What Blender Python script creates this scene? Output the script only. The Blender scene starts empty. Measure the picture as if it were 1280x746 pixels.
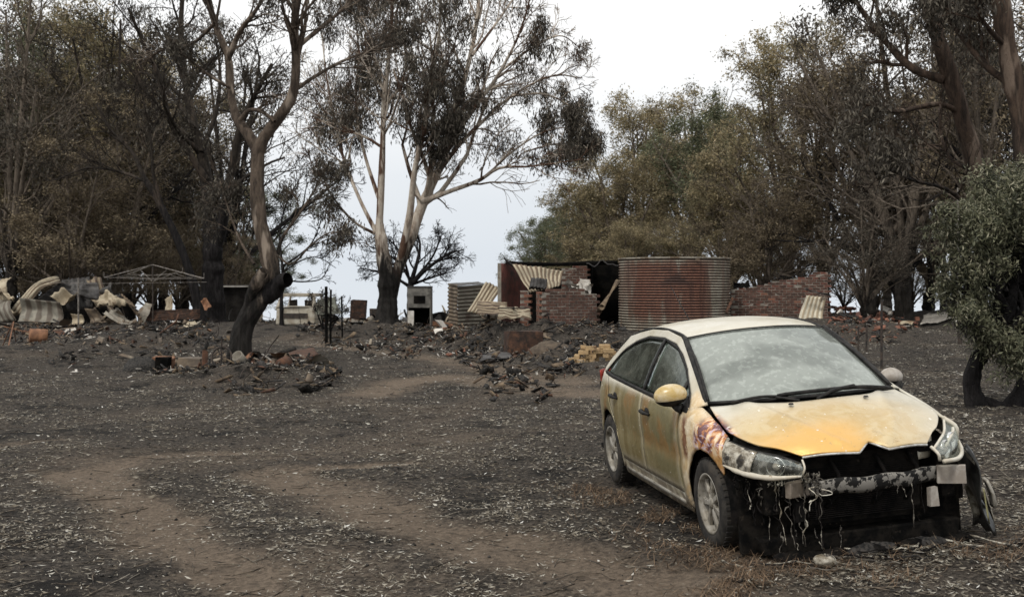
import bpy, math, random
import numpy as np
from mathutils import Vector, Matrix
R = math.radians
C = bpy.context.scene.collection
sc = bpy.context.scene
random.seed(7)
rng = np.random.default_rng(11)

# ---------------------------------------------------------------- camera
F = 1373.0; CH = 1.77; PIT = 0.012
cam = bpy.data.cameras.new('camera'); cam_o = bpy.data.objects.new('camera', cam); C.objects.link(cam_o)
cam_o.location = (0, 0, CH); cam_o.rotation_euler = (math.pi/2 - PIT, 0, 0)
cam.sensor_width = 36; cam.lens = 36*F/1280; cam.clip_start = 0.05; cam.clip_end = 9000
cam.dof.use_dof = True; cam.dof.focus_distance = 9.0; cam.dof.aperture_fstop = 5.6
sc.camera = cam_o

# ---------------------------------------------------------------- sky, sun, exposure
SUN_EL, SUN_AZ = R(52), R(215)          # high, behind the photographer's left shoulder, behind cloud
w = bpy.data.worlds.new('World'); sc.world = w; w.use_nodes = True
nt = w.node_tree; nt.nodes.clear()
def wn(t, **k):
    n = nt.nodes.new(t)
    for a, b in k.items(): setattr(n, a, b)
    return n
out = wn('ShaderNodeOutputWorld')
sky = wn('ShaderNodeTexSky', sky_type='NISHITA', sun_disc=False, sun_elevation=SUN_EL, sun_rotation=SUN_AZ)
sky.air_density = 1.4; sky.dust_density = 3.0
bg1 = wn('ShaderNodeBackground'); bg1.inputs[1].default_value = 0.05
nt.links.new(sky.outputs[0], bg1.inputs[0])
tc = wn('ShaderNodeTexCoord'); sep = wn('ShaderNodeSeparateXYZ'); nt.links.new(tc.outputs['Generated'], sep.inputs[0])
nz = wn('ShaderNodeTexNoise'); nz.inputs['Scale'].default_value = 2.2; nz.inputs['Detail'].default_value = 5
mp = wn('ShaderNodeMapping'); mp.inputs['Scale'].default_value = (1, 1, 3.2)
nt.links.new(tc.outputs['Generated'], mp.inputs[0]); nt.links.new(mp.outputs[0], nz.inputs['Vector'])
ad = wn('ShaderNodeMath', operation='MULTIPLY_ADD'); nt.links.new(nz.outputs[0], ad.inputs[0]); ad.inputs[1].default_value = 0.20
nt.links.new(sep.outputs['Z'], ad.inputs[2])
rp = wn('ShaderNodeValToRGB'); cr = rp.color_ramp
cr.elements[0].position = 0.02; cr.elements[0].color = (0.67, 0.705, 0.745, 1)
cr.elements[1].position = 0.34; cr.elements[1].color = (0.93, 0.93, 0.925, 1)
for p, c in ((0.10, (0.63, 0.675, 0.725, 1)), (0.19, (0.70, 0.73, 0.765, 1)), (0.27, (0.84, 0.85, 0.86, 1))):
    e = cr.elements.new(p); e.color = c
nt.links.new(ad.outputs[0], rp.inputs[0])
bg2 = wn('ShaderNodeBackground'); bg2.inputs[1].default_value = 1.0
nt.links.new(rp.outputs[0], bg2.inputs[0])
mx = wn('ShaderNodeMixShader'); mx.inputs[0].default_value = 0.94          # cloud cover over the clear sky
nt.links.new(bg1.outputs[0], mx.inputs[1]); nt.links.new(bg2.outputs[0], mx.inputs[2]); nt.links.new(mx.outputs[0], out.inputs[0])
sun = bpy.data.lights.new('sun', 'SUN'); sun.energy = 1.5; sun.angle = R(10); sun.color = (1, .96, .9)
sun_o = bpy.data.objects.new('sun', sun); C.objects.link(sun_o)
sd = Vector((math.sin(SUN_AZ)*math.cos(SUN_EL), math.cos(SUN_AZ)*math.cos(SUN_EL), math.sin(SUN_EL)))
sun_o.rotation_euler = sd.to_track_quat('Z', 'Y').to_euler()
sc.view_settings.view_transform = 'Standard'; sc.view_settings.look = 'None'
sc.view_settings.exposure = 0.30; sc.view_settings.gamma = 1; sc.view_settings.use_curve_mapping = False
sc.cycles.max_bounces = 5; sc.cycles.diffuse_bounces = 2; sc.cycles.glossy_bounces = 3
sc.cycles.transparent_max_bounces = 12; sc.cycles.transmission_bounces = 3

# ---------------------------------------------------------------- terrain function and pixel helpers
def sstep(a, b, v):
    t = np.clip((v-a)/(b-a), 0, 1); return t*t*(3-2*t)
def G0(x, y):
    x = np.asarray(x, float); y = np.asarray(y, float)
    z = 0.15*sstep(10, 33, y) + 0.2*np.tanh((x-2.2)/2.8)
    d = np.maximum(y-50, 0); z = z - 0.05*(d - 12*(1-np.exp(-d/12)))
    return z
def G(x, y): return float(G0(x, y))
def ray(px, py):
    u = (px-640)/F; v = -(py-373)/F; c, s = math.cos(PIT), math.sin(PIT)
    return Vector((u, c+v*s, v*c-s))
def at(px, py, Y):
    d = ray(px, py); return Vector((0, 0, CH)) + d*(Y/d.y)
def gnd(px, py):
    d = ray(px, py); t = 3.0
    for _ in range(4000):
        p = d*t
        if CH+p.z < G(p.x, p.y): break
        t += 0.05
    return Vector((p.x, p.y, G(p.x, p.y)))

# ---------------------------------------------------------------- value noise in numpy
_tab = rng.random((256, 256))
def vnoise(x, y):
    xi = np.floor(x).astype(int); yi = np.floor(y).astype(int); fx = x-xi; fy = y-yi
    fx = fx*fx*(3-2*fx); fy = fy*fy*(3-2*fy)
    a = _tab[xi % 256, yi % 256]; b = _tab[(xi+1) % 256, yi % 256]; c = _tab[xi % 256, (yi+1) % 256]; d = _tab[(xi+1) % 256, (yi+1) % 256]
    return (a*(1-fx)+b*fx)*(1-fy)+(c*(1-fx)+d*fx)*fy
def fbm(x, y, o=4):
    s = 0; a = .5
    for k in range(o): s = s+a*vnoise(x*2**k+k*17.3, y*2**k+k*5.1); a *= .5
    return s

# ---------------------------------------------------------------- materials
def nodes_mat(name):
    m = bpy.data.materials.new(name); m.use_nodes = True
    t = m.node_tree; b = t.nodes['Principled BSDF']
    return m, t, b
class NT:
    """thin wrapper that makes node graphs short to write"""
    def __init__(s, t): s.t = t
    def n(s, ty, ins=None, **k):
        n = s.t.nodes.new(ty)
        for a, b in k.items(): setattr(n, a, b)
        for a, b in (ins or {}).items():
            if isinstance(b, bpy.types.NodeSocket): s.t.links.new(b, n.inputs[a])
            else: n.inputs[a].default_value = b
        return n
    def co(s, kind='Object'): return s.n('ShaderNodeTexCoord').outputs[kind]
    def noise(s, vec, scale, detail=4, rough=.6, dist=0):
        return s.n('ShaderNodeTexNoise', {'Vector': vec, 'Scale': scale, 'Detail': detail, 'Roughness': rough, 'Distortion': dist}).outputs[0]
    def ramp(s, v, lo, hi, a=0., b=1.):
        return s.n('ShaderNodeMapRange', {0: v, 1: lo, 2: hi, 3: a, 4: b}, interpolation_type='SMOOTHSTEP').outputs[0]
    def mix(s, f, a, b, bt='MIX'):
        def c(v): return v if isinstance(v, bpy.types.NodeSocket) else (tuple(v)+(1,))[:4]
        return s.n('ShaderNodeMix', {0: f, 6: c(a), 7: c(b)}, data_type='RGBA', blend_type=bt).outputs[2]
    def m(s, op, a, b=0.): return s.n('ShaderNodeMath', {0: a, 1: b}, operation=op).outputs[0]
    def mapv(s, vec, sc=(1, 1, 1), loc=(0, 0, 0)): return s.n('ShaderNodeMapping', {'Vector': vec, 'Scale': sc, 'Location': loc}).outputs[0]
    def sep(s, v): return s.n('ShaderNodeSeparateXYZ', {0: v}).outputs
    def bump(s, h, d, st=1.0): return s.n('ShaderNodeBump', {'Height': h, 'Distance': d, 'Strength': st}).outputs[0]
def nmat(name, c1, c2, scale=8, rough=.85, bump=.01, metal=0., c3=None, s3=3, stretch=(1, 1, 1), lo=.38, hi=.62, spec=.3, t3=(.52, .68)):
    """colour c1/c2 mixed by noise, c3 as larger patches, all in object space"""
    m, t, b = nodes_mat(name); N = NT(t); v = N.mapv(N.co(), stretch)
    info = N.n('ShaderNodeObjectInfo').outputs['Random']
    v = N.n('ShaderNodeVectorMath', {0: v, 1: N.n('ShaderNodeCombineXYZ', {0: N.m('MULTIPLY', info, 37.)}).outputs[0]}, operation='ADD').outputs[0]
    n1 = N.noise(v, scale, 6, .65)
    col = N.mix(N.ramp(n1, lo, hi), c1, c2)
    if c3: col = N.mix(N.ramp(N.noise(v, s3, 5, .65), *t3), col, c3)
    t.links.new(col, b.inputs['Base Color'])
    b.inputs['Roughness'].default_value = rough; b.inputs['Metallic'].default_value = metal; b.inputs['Specular IOR Level'].default_value = spec
    if bump: t.links.new(N.bump(n1, bump), b.inputs['Normal'])
    return m

# ---------------------------------------------------------------- mesh and object helpers
class MB:
    def __init__(s): s.v = []; s.f = []
    def add(s, vs, fs):
        o = len(s.v); s.v += [tuple(p) for p in vs]; s.f += [tuple(i+o for i in f) for f in fs]; return s
    def box(s, c, d, rot=None, jit=0):
        vs = []
        for dx in (-.5, .5):
            for dy in (-.5, .5):
                for dz in (-.5, .5):
                    p = Vector((dx*d[0]+random.uniform(-jit, jit), dy*d[1]+random.uniform(-jit, jit), dz*d[2]+random.uniform(-jit, jit)))
                    if rot is not None: p = rot @ p
                    vs.append(p+Vector(c))
        return s.add(vs, [(0, 1, 3, 2), (4, 6, 7, 5), (0, 4, 5, 1), (2, 3, 7, 6), (0, 2, 6, 4), (1, 5, 7, 3)])
    def tube(s, pts, r, n=6, cap=True):
        pts = [Vector(p) for p in pts]; K = len(pts); rs = r if hasattr(r, '__len__') else [r]*K
        vs = []; up = None
        for i, p in enumerate(pts):
            t = (pts[min(i+1, K-1)]-pts[max(i-1, 0)]).normalized()
            if up is None:
                up = t.orthogonal().normalized()
            up = (up-t*up.dot(t)).normalized(); q = t.cross(up)
            for k in range(n):
                a = 2*math.pi*k/n; vs.append(p+(up*math.cos(a)+q*math.sin(a))*rs[i])
        fs = [(i*n+k, i*n+(k+1) % n, (i+1)*n+(k+1) % n, (i+1)*n+k) for i in range(K-1) for k in range(n)]
        if cap: fs += [tuple(reversed(range(n))), tuple((K-1)*n+k for k in range(n))]
        return s.add(vs, fs)
    def grid(s, fn, nu, nv):
        vs = [fn(i/nu, j/nv) for i in range(nu+1) for j in range(nv+1)]
        return s.add(vs, [(i*(nv+1)+j, (i+1)*(nv+1)+j, (i+1)*(nv+1)+j+1, i*(nv+1)+j+1) for i in range(nu) for j in range(nv)])
    def lathe(s, prof, n=32, axis='z', a0=0, a1=2*math.pi):
        """prof: (r, h) pairs turned about the axis"""
        full = abs(a1-a0-2*math.pi) < 1e-6; m = n if full else n+1; vs = []
        for k in range(m):
            a = a0+(a1-a0)*k/n; c, q = math.cos(a), math.sin(a)
            for r, h in prof: vs.append({'z': (r*c, r*q, h), 'y': (r*c, h, r*q), 'x': (h, r*c, r*q)}[axis])
        P = len(prof)
        return s.add(vs, [(k*P+i, ((k+1) % m)*P+i, ((k+1) % m)*P+i+1, k*P+i+1) for k in range(n) for i in range(P-1)])
    def mesh(s, name, mat=None, smooth=False):
        me = bpy.data.meshes.new(name); me.from_pydata(s.v, [], s.f)
        if mat: me.materials.append(mat)
        if smooth: me.polygons.foreach_set('use_smooth', [True]*len(me.polygons))
        me.update(); return me
    def obj(s, name, mat, parent=None, smooth=False, loc=None, sub=0, thick=0, bevel=0):
        return link(name, s.mesh(name, mat, smooth), parent, loc, sub, thick, bevel)
def link(name, me, parent=None, loc=None, sub=0, thick=0, bevel=0):
    o = bpy.data.objects.new(name, me); C.objects.link(o)
    if parent: o.parent = parent
    if loc is not None: o.location = loc
    if thick:
        m = o.modifiers.new('thickness', 'SOLIDIFY'); m.thickness = abs(thick); m.offset = -1 if thick > 0 else 1
    if bevel:
        m = o.modifiers.new('bevel', 'BEVEL'); m.width = bevel; m.segments = 2; m.limit_method = 'ANGLE'
    if sub:
        m = o.modifiers.new('subdivision', 'SUBSURF'); m.levels = sub; m.render_levels = sub
    return o
def np_mesh(name, V, Q, mat=None, smooth=False, k=4, attr=None):
    me = bpy.data.meshes.new(name); n = len(Q)
    me.vertices.add(len(V)); me.vertices.foreach_set('co', np.ascontiguousarray(V, dtype=np.float32).ravel())
    me.loops.add(n*k); me.loops.foreach_set('vertex_index', np.ascontiguousarray(Q, dtype=np.int32).ravel())
    me.polygons.add(n); me.polygons.foreach_set('loop_start', np.arange(n, dtype=np.int32)*k)
    if smooth: me.polygons.foreach_set('use_smooth', np.ones(n, bool))
    if mat: me.materials.append(mat)
    if attr is not None:
        for an, av in attr.items():
            a = me.attributes.new(an, 'FLOAT', 'POINT'); a.data.foreach_set('value', np.asarray(av, np.float32))
    me.update(calc_edges=True); return me
def tag(o, label, cat=None, group=None, kind=None):
    if label: o['label'] = label
    if cat: o['category'] = cat
    if group: o['group'] = group
    if kind: o['kind'] = kind
    return o
def thing(name, label, cat, loc=(0, 0, 0), rz=0, group=None):
    o = bpy.data.objects.new(name, None); C.objects.link(o); o.empty_display_size = .2
    o.location = loc; o.rotation_euler = (0, 0, rz); return tag(o, label, cat, group)
def copy_tree(root, loc, rz=0, scale=None, label=None):
    r = root.copy(); C.objects.link(r); r.location = loc; r.rotation_euler = (0, 0, rz)
    if scale is not None: r.scale = scale if hasattr(scale, '__len__') else (scale,)*3
    if label: r['label'] = label
    for ch in list(root.children):
        c = ch.copy(); C.objects.link(c); c.parent = r
        for g in ch.children:
            d = g.copy(); C.objects.link(d); d.parent = c
    return r
def spline(pts, n):
    """n points along a Catmull-Rom curve through pts"""
    P = np.array([tuple(p) for p in pts], float)
    if len(P) == 2: t = np.linspace(0, 1, n)[:, None]; return P[0]*(1-t)+P[1]*t
    P = np.vstack([2*P[0]-P[1], P, 2*P[-1]-P[-2]]); L = len(P)-3
    u = np.linspace(0, L, n); i = np.minimum(u.astype(int), L-1); t = (u-i)[:, None]
    a, b, c, d = P[i], P[i+1], P[i+2], P[i+3]
    return .5*((2*b)+(-a+c)*t+(2*a-5*b+4*c-d)*t*t+(-a+3*b-3*c+d)*t**3)
def rotm(x=0, y=0, z=0): return Matrix.Rotation(z, 3, 'Z') @ Matrix.Rotation(y, 3, 'Y') @ Matrix.Rotation(x, 3, 'X')

# ================================================================ GROUND
TRK = []   # wheel tracks worn to bare brown dirt: polyline on the ground, half width, strength
for pl, wd, st in (
    ([(480, 800), (350, 746), (280, 708), (210, 665), (150, 625), (108, 592)], .30, 1.05), ([(108, 592), (170, 572), (245, 565), (325, 561)], .16, .75), ([(310, 591), (400, 584), (512, 577)], .13, 1.0), ([(130, 580), (300, 570), (430, 560), (560, 548)], .8, .42),
    ([(1000, 770), (800, 725), (640, 690), (520, 655), (430, 615), (340, 590)], .36, 1.0),
    ([(620, 790), (470, 740), (360, 700)], .5, .5),
    ([(900, 800), (600, 770), (330, 775)], .6, .6),
    ([(1000, 700), (900, 720), (700, 735)], .4, .5),
    ([(460, 492), (500, 478), (560, 470), (640, 480), (700, 488), (770, 492)], .45, 1.0),
    ([(390, 432), (470, 438), (560, 450), (640, 466), (720, 478)], .55, .8),
    ([(360, 428), (430, 431), (540, 436)], .8, .35),
    ([(150, 520), (300, 505), (450, 500), (520, 520), (560, 560)], .5, .3),
    ([(0, 556), (70, 549)], .12, .6),
    ([(430, 552), (520, 540), (600, 500), (640, 480)], .3, .35)):
    TRK.append((np.array([tuple(gnd(*p))[:2] for p in [( a, min(b, 800)) for a, b in pl]]), wd, st))
LIT = [(gnd(650, 535), 1.6, 1.0), (gnd(600, 565), 1.0, .7), (gnd(110, 640), 1.2, .6), (gnd(1240, 580), 2.2, 1.3), (gnd(1200, 520), 2.5, 1.2), (gnd(250, 500), 3.0, .5), (gnd(1150, 700), 1.2, .8), (gnd(730, 560), .8, .8)]
def track_mask(x, y):
    m = np.zeros_like(x); wob = (fbm(x*1.7, y*1.7, 3)-.45)*.5
    for P, wd, st in TRK:
        d = np.full_like(x, 1e9)
        for a, b in zip(P[:-1], P[1:]):
            ab = b-a; t = np.clip(((x-a[0])*ab[0]+(y-a[1])*ab[1])/(ab@ab+1e-9), 0, 1)
            d = np.minimum(d, np.hypot(x-a[0]-t*ab[0], y-a[1]-t*ab[1]))
        m = np.maximum(m, st*(1-sstep(wd*.1, wd*2.1, d+wob))*(.55+.9*fbm(x*2.3+7, y*2.3, 4)))
    return m
def axis(lim, fine, mid_lim, mid, far, g=1.13):
    a = list(np.arange(lim[0], lim[1]+1e-6, fine))
    for sgn in (1, -1):
        p = lim[1] if sgn > 0 else lim[0]; q = mid_lim[1] if sgn > 0 else mid_lim[0]; st = mid; o = []
        while abs(p) < far:
            inside = (p-q)*sgn < 0
            p += sgn*st; o.append(p)
            if not inside: st *= g
        a = a+o if sgn > 0 else o[::-1]+a
    return np.array(a)
gx = axis((-5.5, 6.5), .05, (-22, 22), .16, 2500); gy = axis((3.4, 14), .045, (1, 42), .14, 2500)
X, Y = np.meshgrid(gx, gy, indexing='ij'); TM = track_mask(X.ravel(), Y.ravel()).reshape(X.shape)
near = (1-sstep(20, 60, np.hypot(X, Y)))
HEAPS = []   # low banks of ash and rubble in front of the ruins: centre, radii, height
for px, Yc, rx, ry, hh in ((430, 37, 2.2, 1.8, .22), (500, 37, 2.0, 1.6, .25), (570, 35, 2.0, 1.6, .28), (640, 31.5, 1.6, 1.2, .32), (610, 32.4, 1.3, .8, .45), (645, 31, .9, .8, .35), (700, 30.5, 1.4, 1.0, .28), (690, 25.6, .6, .6, .22), (750, 31, 1.5, 2, .3),
                           (1085, 30, 2.2, 2.2, .38), (1010, 33, 2.5, 1.5, .35), (60, 28, 3, 3, .25), (200, 30, 3, 2.5, .35), (350, 21.6, 1.3, .7, .22), (240, 21.2, 1.4, .7, .14), (300, 22, .9, .8, .15), (745, 23.3, .7, .6, .12), (1240, 45, 9, 6, .4), (340, 40, 5, 5, .3)):
    HEAPS.append(((px-640)/F*Yc, Yc, rx, ry, hh))
def heap(X, Y):
    r = 0*X
    for cx_, cy_, rx, ry, hh in HEAPS: r = r+hh*np.exp(-((X-cx_)/rx)**2-((Y-cy_)/ry)**2)
    return r*(.55+.9*fbm(X*2.1, Y*2.1, 3))
def relief(X, Y, TM, near):
    r = (fbm(X*.6, Y*.6, 3)-.45)*.10*near + (fbm(X*3, Y*3, 4)-.45)*.045*(1-.5*TM)*near + (fbm(X*13+9, Y*13, 2)-.37)*.02*(1-.6*TM)*near
    r -= TM*.035
    r = r+heap(X, Y)
    return r
Z = G0(X, Y)+relief(X, Y, TM, near)
def gz(x, y):
    x = np.atleast_1d(np.asarray(x, float)); y = np.atleast_1d(np.asarray(y, float)); t = track_mask(x, y)
    return G0(x, y)+relief(x, y, t, 1-sstep(20, 60, np.hypot(x, y)))
nx_, ny_ = X.shape
idx = np.arange(nx_*ny_).reshape(nx_, ny_)
Q = np.stack([idx[:-1, :-1], idx[1:, :-1], idx[1:, 1:], idx[:-1, 1:]], -1).reshape(-1, 4)
m, t, b = nodes_mat('burnt_ground'); N = NT(t); v = N.co()
dirt = N.n('ShaderNodeAttribute', attribute_name='dirt').outputs['Fac']
n_f = N.noise(v, 22, 6, .75); n_m = N.noise(v, 4.5, 6, .7); n_l = N.noise(v, .55, 5, .6)
grit = N.noise(v, 90, 3, .8)
ash = N.mix(N.ramp(n_f, .38, .62), (.018, .016, .014), (.090, .077, .064))
ash = N.mix(N.m('MULTIPLY', N.ramp(n_l, .50, .68), .6), ash, N.mix(N.ramp(n_f, .38, .62), (.060, .048, .038), (.115, .094, .074)))
ash = N.mix(N.ramp(N.noise(N.mapv(v, (1, 1, 1), (9, 4, 0)), 1.1, 6, .7), .52, .62), ash, (.016, .0145, .013))
ash = N.mix(N.m('MULTIPLY', N.ramp(grit, .60, .68), N.ramp(n_m, .4, .6)), ash, (.15, .14, .12))
ash = N.mix(N.ramp(N.noise(v, 48, 4, .8), .64, .72), ash, (.005, .005, .005))
soil = N.mix(N.ramp(n_f, .35, .65), (.115, .089, .067), (.22, .172, .128))
soil = N.mix(N.ramp(n_m, .5, .72), soil, (.095, .075, .058))
soil = N.mix(N.ramp(grit, .60, .70), soil, (.20, .165, .13)); soil = N.mix(N.ramp(N.noise(v, 60, 4, .8), .60, .70), soil, (.035, .028, .022))
dm = N.ramp(N.m('ADD', dirt, N.m('MULTIPLY', N.m('SUBTRACT', N.m('ADD', N.m('MULTIPLY', n_m, .6), N.m('MULTIPLY', n_f, .4)), .5), 2.0)), -.05, 1.0)
col = N.mix(dm, ash, soil); t.links.new(col, b.inputs['Base Color'])
b.inputs['Roughness'].default_value = .95; b.inputs['Specular IOR Level'].default_value = .15
h = N.m('ADD', N.m('MULTIPLY', n_f, .6), N.m('MULTIPLY', grit, .4))
t.links.new(N.bump(h, .05, 1.0), b.inputs['Normal']); M_ground = m
V = np.stack([X, Y, Z], -1).reshape(-1, 3)
g_o = link('ground', np_mesh('ground', V, Q, M_ground, True, attr={'dirt': TM.ravel()}))
tag(g_o, 'burnt black earth with brown wheel tracks', kind='structure')

# leaf litter: tens of thousands of small curled leaves lying on the ash
def quads_from(C_, A, B, curl=None):
    """leaf quads: centre, half-length vector, half-width vector"""
    n = len(C_); V = np.empty((n, 4, 3)); V[:, 0] = C_-A; V[:, 1] = C_+B*.9-A*.1; V[:, 2] = C_+A; V[:, 3] = C_-B*.9+A*.05
    if curl is not None: V[:, 0, 2] += curl; V[:, 2, 2] += curl*.7
    return V.reshape(-1, 3), np.arange(n*4).reshape(n, 4)
def leaf_mat(name, stops, trans=.25, rough=.7):
    m, t, b = nodes_mat(name); N = NT(t); a = N.n('ShaderNodeAttribute', attribute_name='tint').outputs['Fac']
    r = N.n('ShaderNodeValToRGB', {0: a}); el = r.color_ramp.elements
    el[0].position = stops[0][0]; el[0].color = stops[0][1]+(1,); el[1].position = stops[-1][0]; el[1].color = stops[-1][1]+(1,)
    for p, c in stops[1:-1]: e = el.new(p); e.color = c+(1,)
    b.inputs['Roughness'].default_value = rough; b.inputs['Specular IOR Level'].default_value = .25
    t.links.new(r.outputs[0], b.inputs['Base Color'])
    if trans:
        tr = N.n('ShaderNodeBsdfTranslucent', {0: r.outputs[0]}); mxs = N.n('ShaderNodeMixShader', {0: trans, 1: b.outputs[0], 2: tr.outputs[0]})
        t.links.new(mxs.outputs[0], t.nodes['Material Output'].inputs[0])
    return m
M_litter = leaf_mat('fallen_leaves', [(0, (.06, .047, .034)), (.3, (.15, .128, .095)), (.6, (.30, .275, .225)), (.9, (.46, .44, .39)), (1, (.60, .59, .55))], 0, .8)
def scatter_pts(n, ymin, ymax, spread=.62, pad=.8):
    """points of even density in the picture rather than on the ground, thinning with distance"""
    u = rng.random(n); y = ymin*(ymax/ymin)**u; x = (rng.random(n)*2-1)*(y*spread+pad); return x, y
def litter(n, ymin, ymax, size):
    x, y = scatter_pts(n, ymin, ymax)
    tm = track_mask(x, y); dens = sstep(.38, .60, fbm(x*.9+3, y*.9, 4))*sstep(.30, .55, fbm(x*4+1, y*4, 3))*.95+.13
    for c, r, s in LIT: dens = dens+s*1.3*np.exp(-((x-c.x)**2+(y-c.y)**2)/(r*r))*sstep(.36, .52, fbm(x*2.2, y*2.2, 3))
    keep = rng.random(n) < np.clip(dens, 0, 1)*(1-.8*np.clip(tm*1.1, 0, 1)); x, y = x[keep], y[keep]; k = len(x)
    a = rng.random(k)*2*np.pi; L = size*(.5+rng.random(k)*.9)*(1+.03*np.maximum(y-8, 0))*(.8+.5*rng.random(k)**3*2); wv = L*(.16+.16*rng.random(k))
    A = np.stack([np.cos(a)*L, np.sin(a)*L, (rng.random(k)-.5)*L*.5], -1); B = np.stack([-np.sin(a)*wv, np.cos(a)*wv, (rng.random(k)-.5)*wv*1.2], -1)
    Cc = np.stack([x, y, gz(x, y)+.006+rng.random(k)*.012], -1); tint = np.repeat(np.clip(rng.beta(1.25, 2.9, k)*1.15, 0, 1), 4)
    Vv, Qq = quads_from(Cc, A, B, L*rng.random(k)*.35); return Vv, Qq, tint
Va, Qa, Ta = litter(480000, 3.5, 36, .0165)
tag(link('leaf_litter', np_mesh('leaf_litter', Va, Qa, M_litter, attr={'tint': Ta})), 'pale fallen gum leaves scattered over the black ash', 'leaf litter', kind='stuff')
# dead brown grass and needles banked along the car
n = 9000; c0, s0 = math.cos(-1.402), math.sin(-1.402); xl = rng.uniform(-3.3, 1.35, n); yl = -.98+rng.normal(0, .22, n); fr = rng.random(n) < .35
xl = np.where(fr, .95+rng.normal(0, .28, n), xl); yl = np.where(fr, rng.uniform(-1.3, 1.5, n), yl); x = 2.234+xl*c0-yl*s0; y = 7.769+xl*s0+yl*c0
kp = fbm(x*2.6, y*2.6, 3) > .40; x, y = x[kp], y[kp]; n = len(x); a = rng.random(n)*6.28; L = .02+.045*rng.random(n)
Ag = np.stack([np.cos(a)*L, np.sin(a)*L, np.abs(rng.normal(0, .5, n))*L], -1); Bg = np.stack([-np.sin(a), np.cos(a), 0*a], -1)*(.0022+.0015*rng.random(n))[:, None]
Vg, Qg = quads_from(np.stack([x, y, gz(x, y)+.012+rng.random(n)*.035], -1), Ag, Bg)
M_dry = leaf_mat('dry_brown_grass', [(0, (.05, .032, .02)), (.5, (.13, .085, .052)), (.85, (.22, .155, .10)), (1, (.32, .25, .17))], 0, .85)
tag(link('dead_grass', np_mesh('dead_grass', Vg, Qg, M_dry, attr={'tint': np.repeat(np.clip(rng.beta(1.6, 2, n), 0, 1), 4)})), 'dead brown grass and needles banked against the car wheels', 'dead grass', kind='stuff')
# twigs and charcoal
M_twig = nmat('charred_twig', (.02, .018, .016), (.12, .095, .07), 9, .9, 0, c3=(.3, .27, .22), s3=2)
n = 5000; x, y = scatter_pts(n, 3.5, 30); a = rng.random(n)*np.pi*2; L = .03+rng.random(n)**3*.22; r = .0025+L*.012
p0 = np.stack([x, y, gz(x, y)+.008], -1); d = np.stack([np.cos(a)*L, np.sin(a)*L, (rng.random(n)-.3)*.25*L], -1)
bend = np.stack([-np.sin(a), np.cos(a), 0*a], -1)*(L*(rng.random(n)-.5)*.4)[:, None]
path = np.stack([p0-d, p0+bend, p0+d], 1)
def tubes_np(P, Rr, ns=3):
    """P (n,K,3) centre lines, Rr (n,K) radii -> verts, quads"""
    n, K, _ = P.shape; T = np.empty_like(P); T[:, 1:-1] = P[:, 2:]-P[:, :-2]; T[:, 0] = P[:, 1]-P[:, 0]; T[:, -1] = P[:, -1]-P[:, -2]
    T /= np.linalg.norm(T, axis=2, keepdims=True)+1e-9
    ref = np.where(np.abs(T[:, :1, 2:3]) > .8, np.array([1., 0, 0]), np.array([0, 0, 1.])); ref = np.broadcast_to(ref, T.shape)
    U = np.cross(T, ref); U /= np.linalg.norm(U, axis=2, keepdims=True)+1e-9; W = np.cross(T, U)
    an = np.arange(ns)*2*np.pi/ns
    V = P[:, :, None]+Rr[:, :, None, None]*(U[:, :, None]*np.cos(an)[None, None, :, None]+W[:, :, None]*np.sin(an)[None, None, :, None])
    b = np.arange(n)[:, None, None]*K*ns+np.arange(K-1)[None, :, None]*ns; k = np.arange(ns)[None, None, :]; k2 = (k+1) % ns
    Q = np.stack([b+k, b+k2, b+ns+k2, b+ns+k], -1).reshape(-1, 4); return V.reshape(-1, 3), Q
Vt, Qt = tubes_np(path, np.stack([r, r, r*.6], 1))
tag(link('fallen_twigs', np_mesh('fallen_twigs', Vt, Qt, M_twig)), 'broken twigs and bark strips lying on the burnt ground', 'twigs', kind='stuff')
M_char = nmat('charcoal', (.008, .008, .008), (.05, .045, .04), 30, .9, .004)
def rocks(n, x, y, s, mat, name, label, cat, sink=.3):
    base = np.array([[1, 0, 0], [-1, 0, 0], [0, 1, 0], [0, -1, 0], [0, 0, 1], [0, 0, -1]], float)
    tri = np.array([[0, 2, 4], [2, 1, 4], [1, 3, 4], [3, 0, 4], [2, 0, 5], [1, 2, 5], [3, 1, 5], [0, 3, 5]])
    V = base[None]*(s[:, None, None]*(.5+rng.random((n, 6, 3))))*np.array([1, 1, .6])
    an = rng.random(n)*6.3; c, q = np.cos(an)[:, None], np.sin(an)[:, None]
    vx = V[..., 0]*c-V[..., 1]*q; vy = V[..., 0]*q+V[..., 1]*c
    V = np.stack([vx+x[:, None], vy+y[:, None], V[..., 2]+(gz(x, y)+s*.3)[:, None]], -1)
    T = (tri[None]+np.arange(n)[:, None, None]*6).reshape(-1, 3)
    return tag(link(name, np_mesh(name, V.reshape(-1, 3), T, mat, k=3)), label, cat, kind='stuff')
n = 14000; x, y = scatter_pts(n, 3.5, 34); tm = track_mask(x, y); k = rng.random(n) > tm*.8; x, y = x[k], y[k]
rocks(len(x), x, y, .004+rng.random(len(x))**3*.011*(1+.05*y), M_char, 'charcoal_crumbs', 'small lumps of charcoal and clods on the ash', 'charcoal')

# ================================================================ THE BURNT HATCHBACK
car = thing('parked_car', 'cream hatchback scorched gold with its front bumper burnt away', 'car', (2.234, 7.769, 0.0))
car.rotation_euler = (0.071, -0.001, -1.402)
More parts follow.
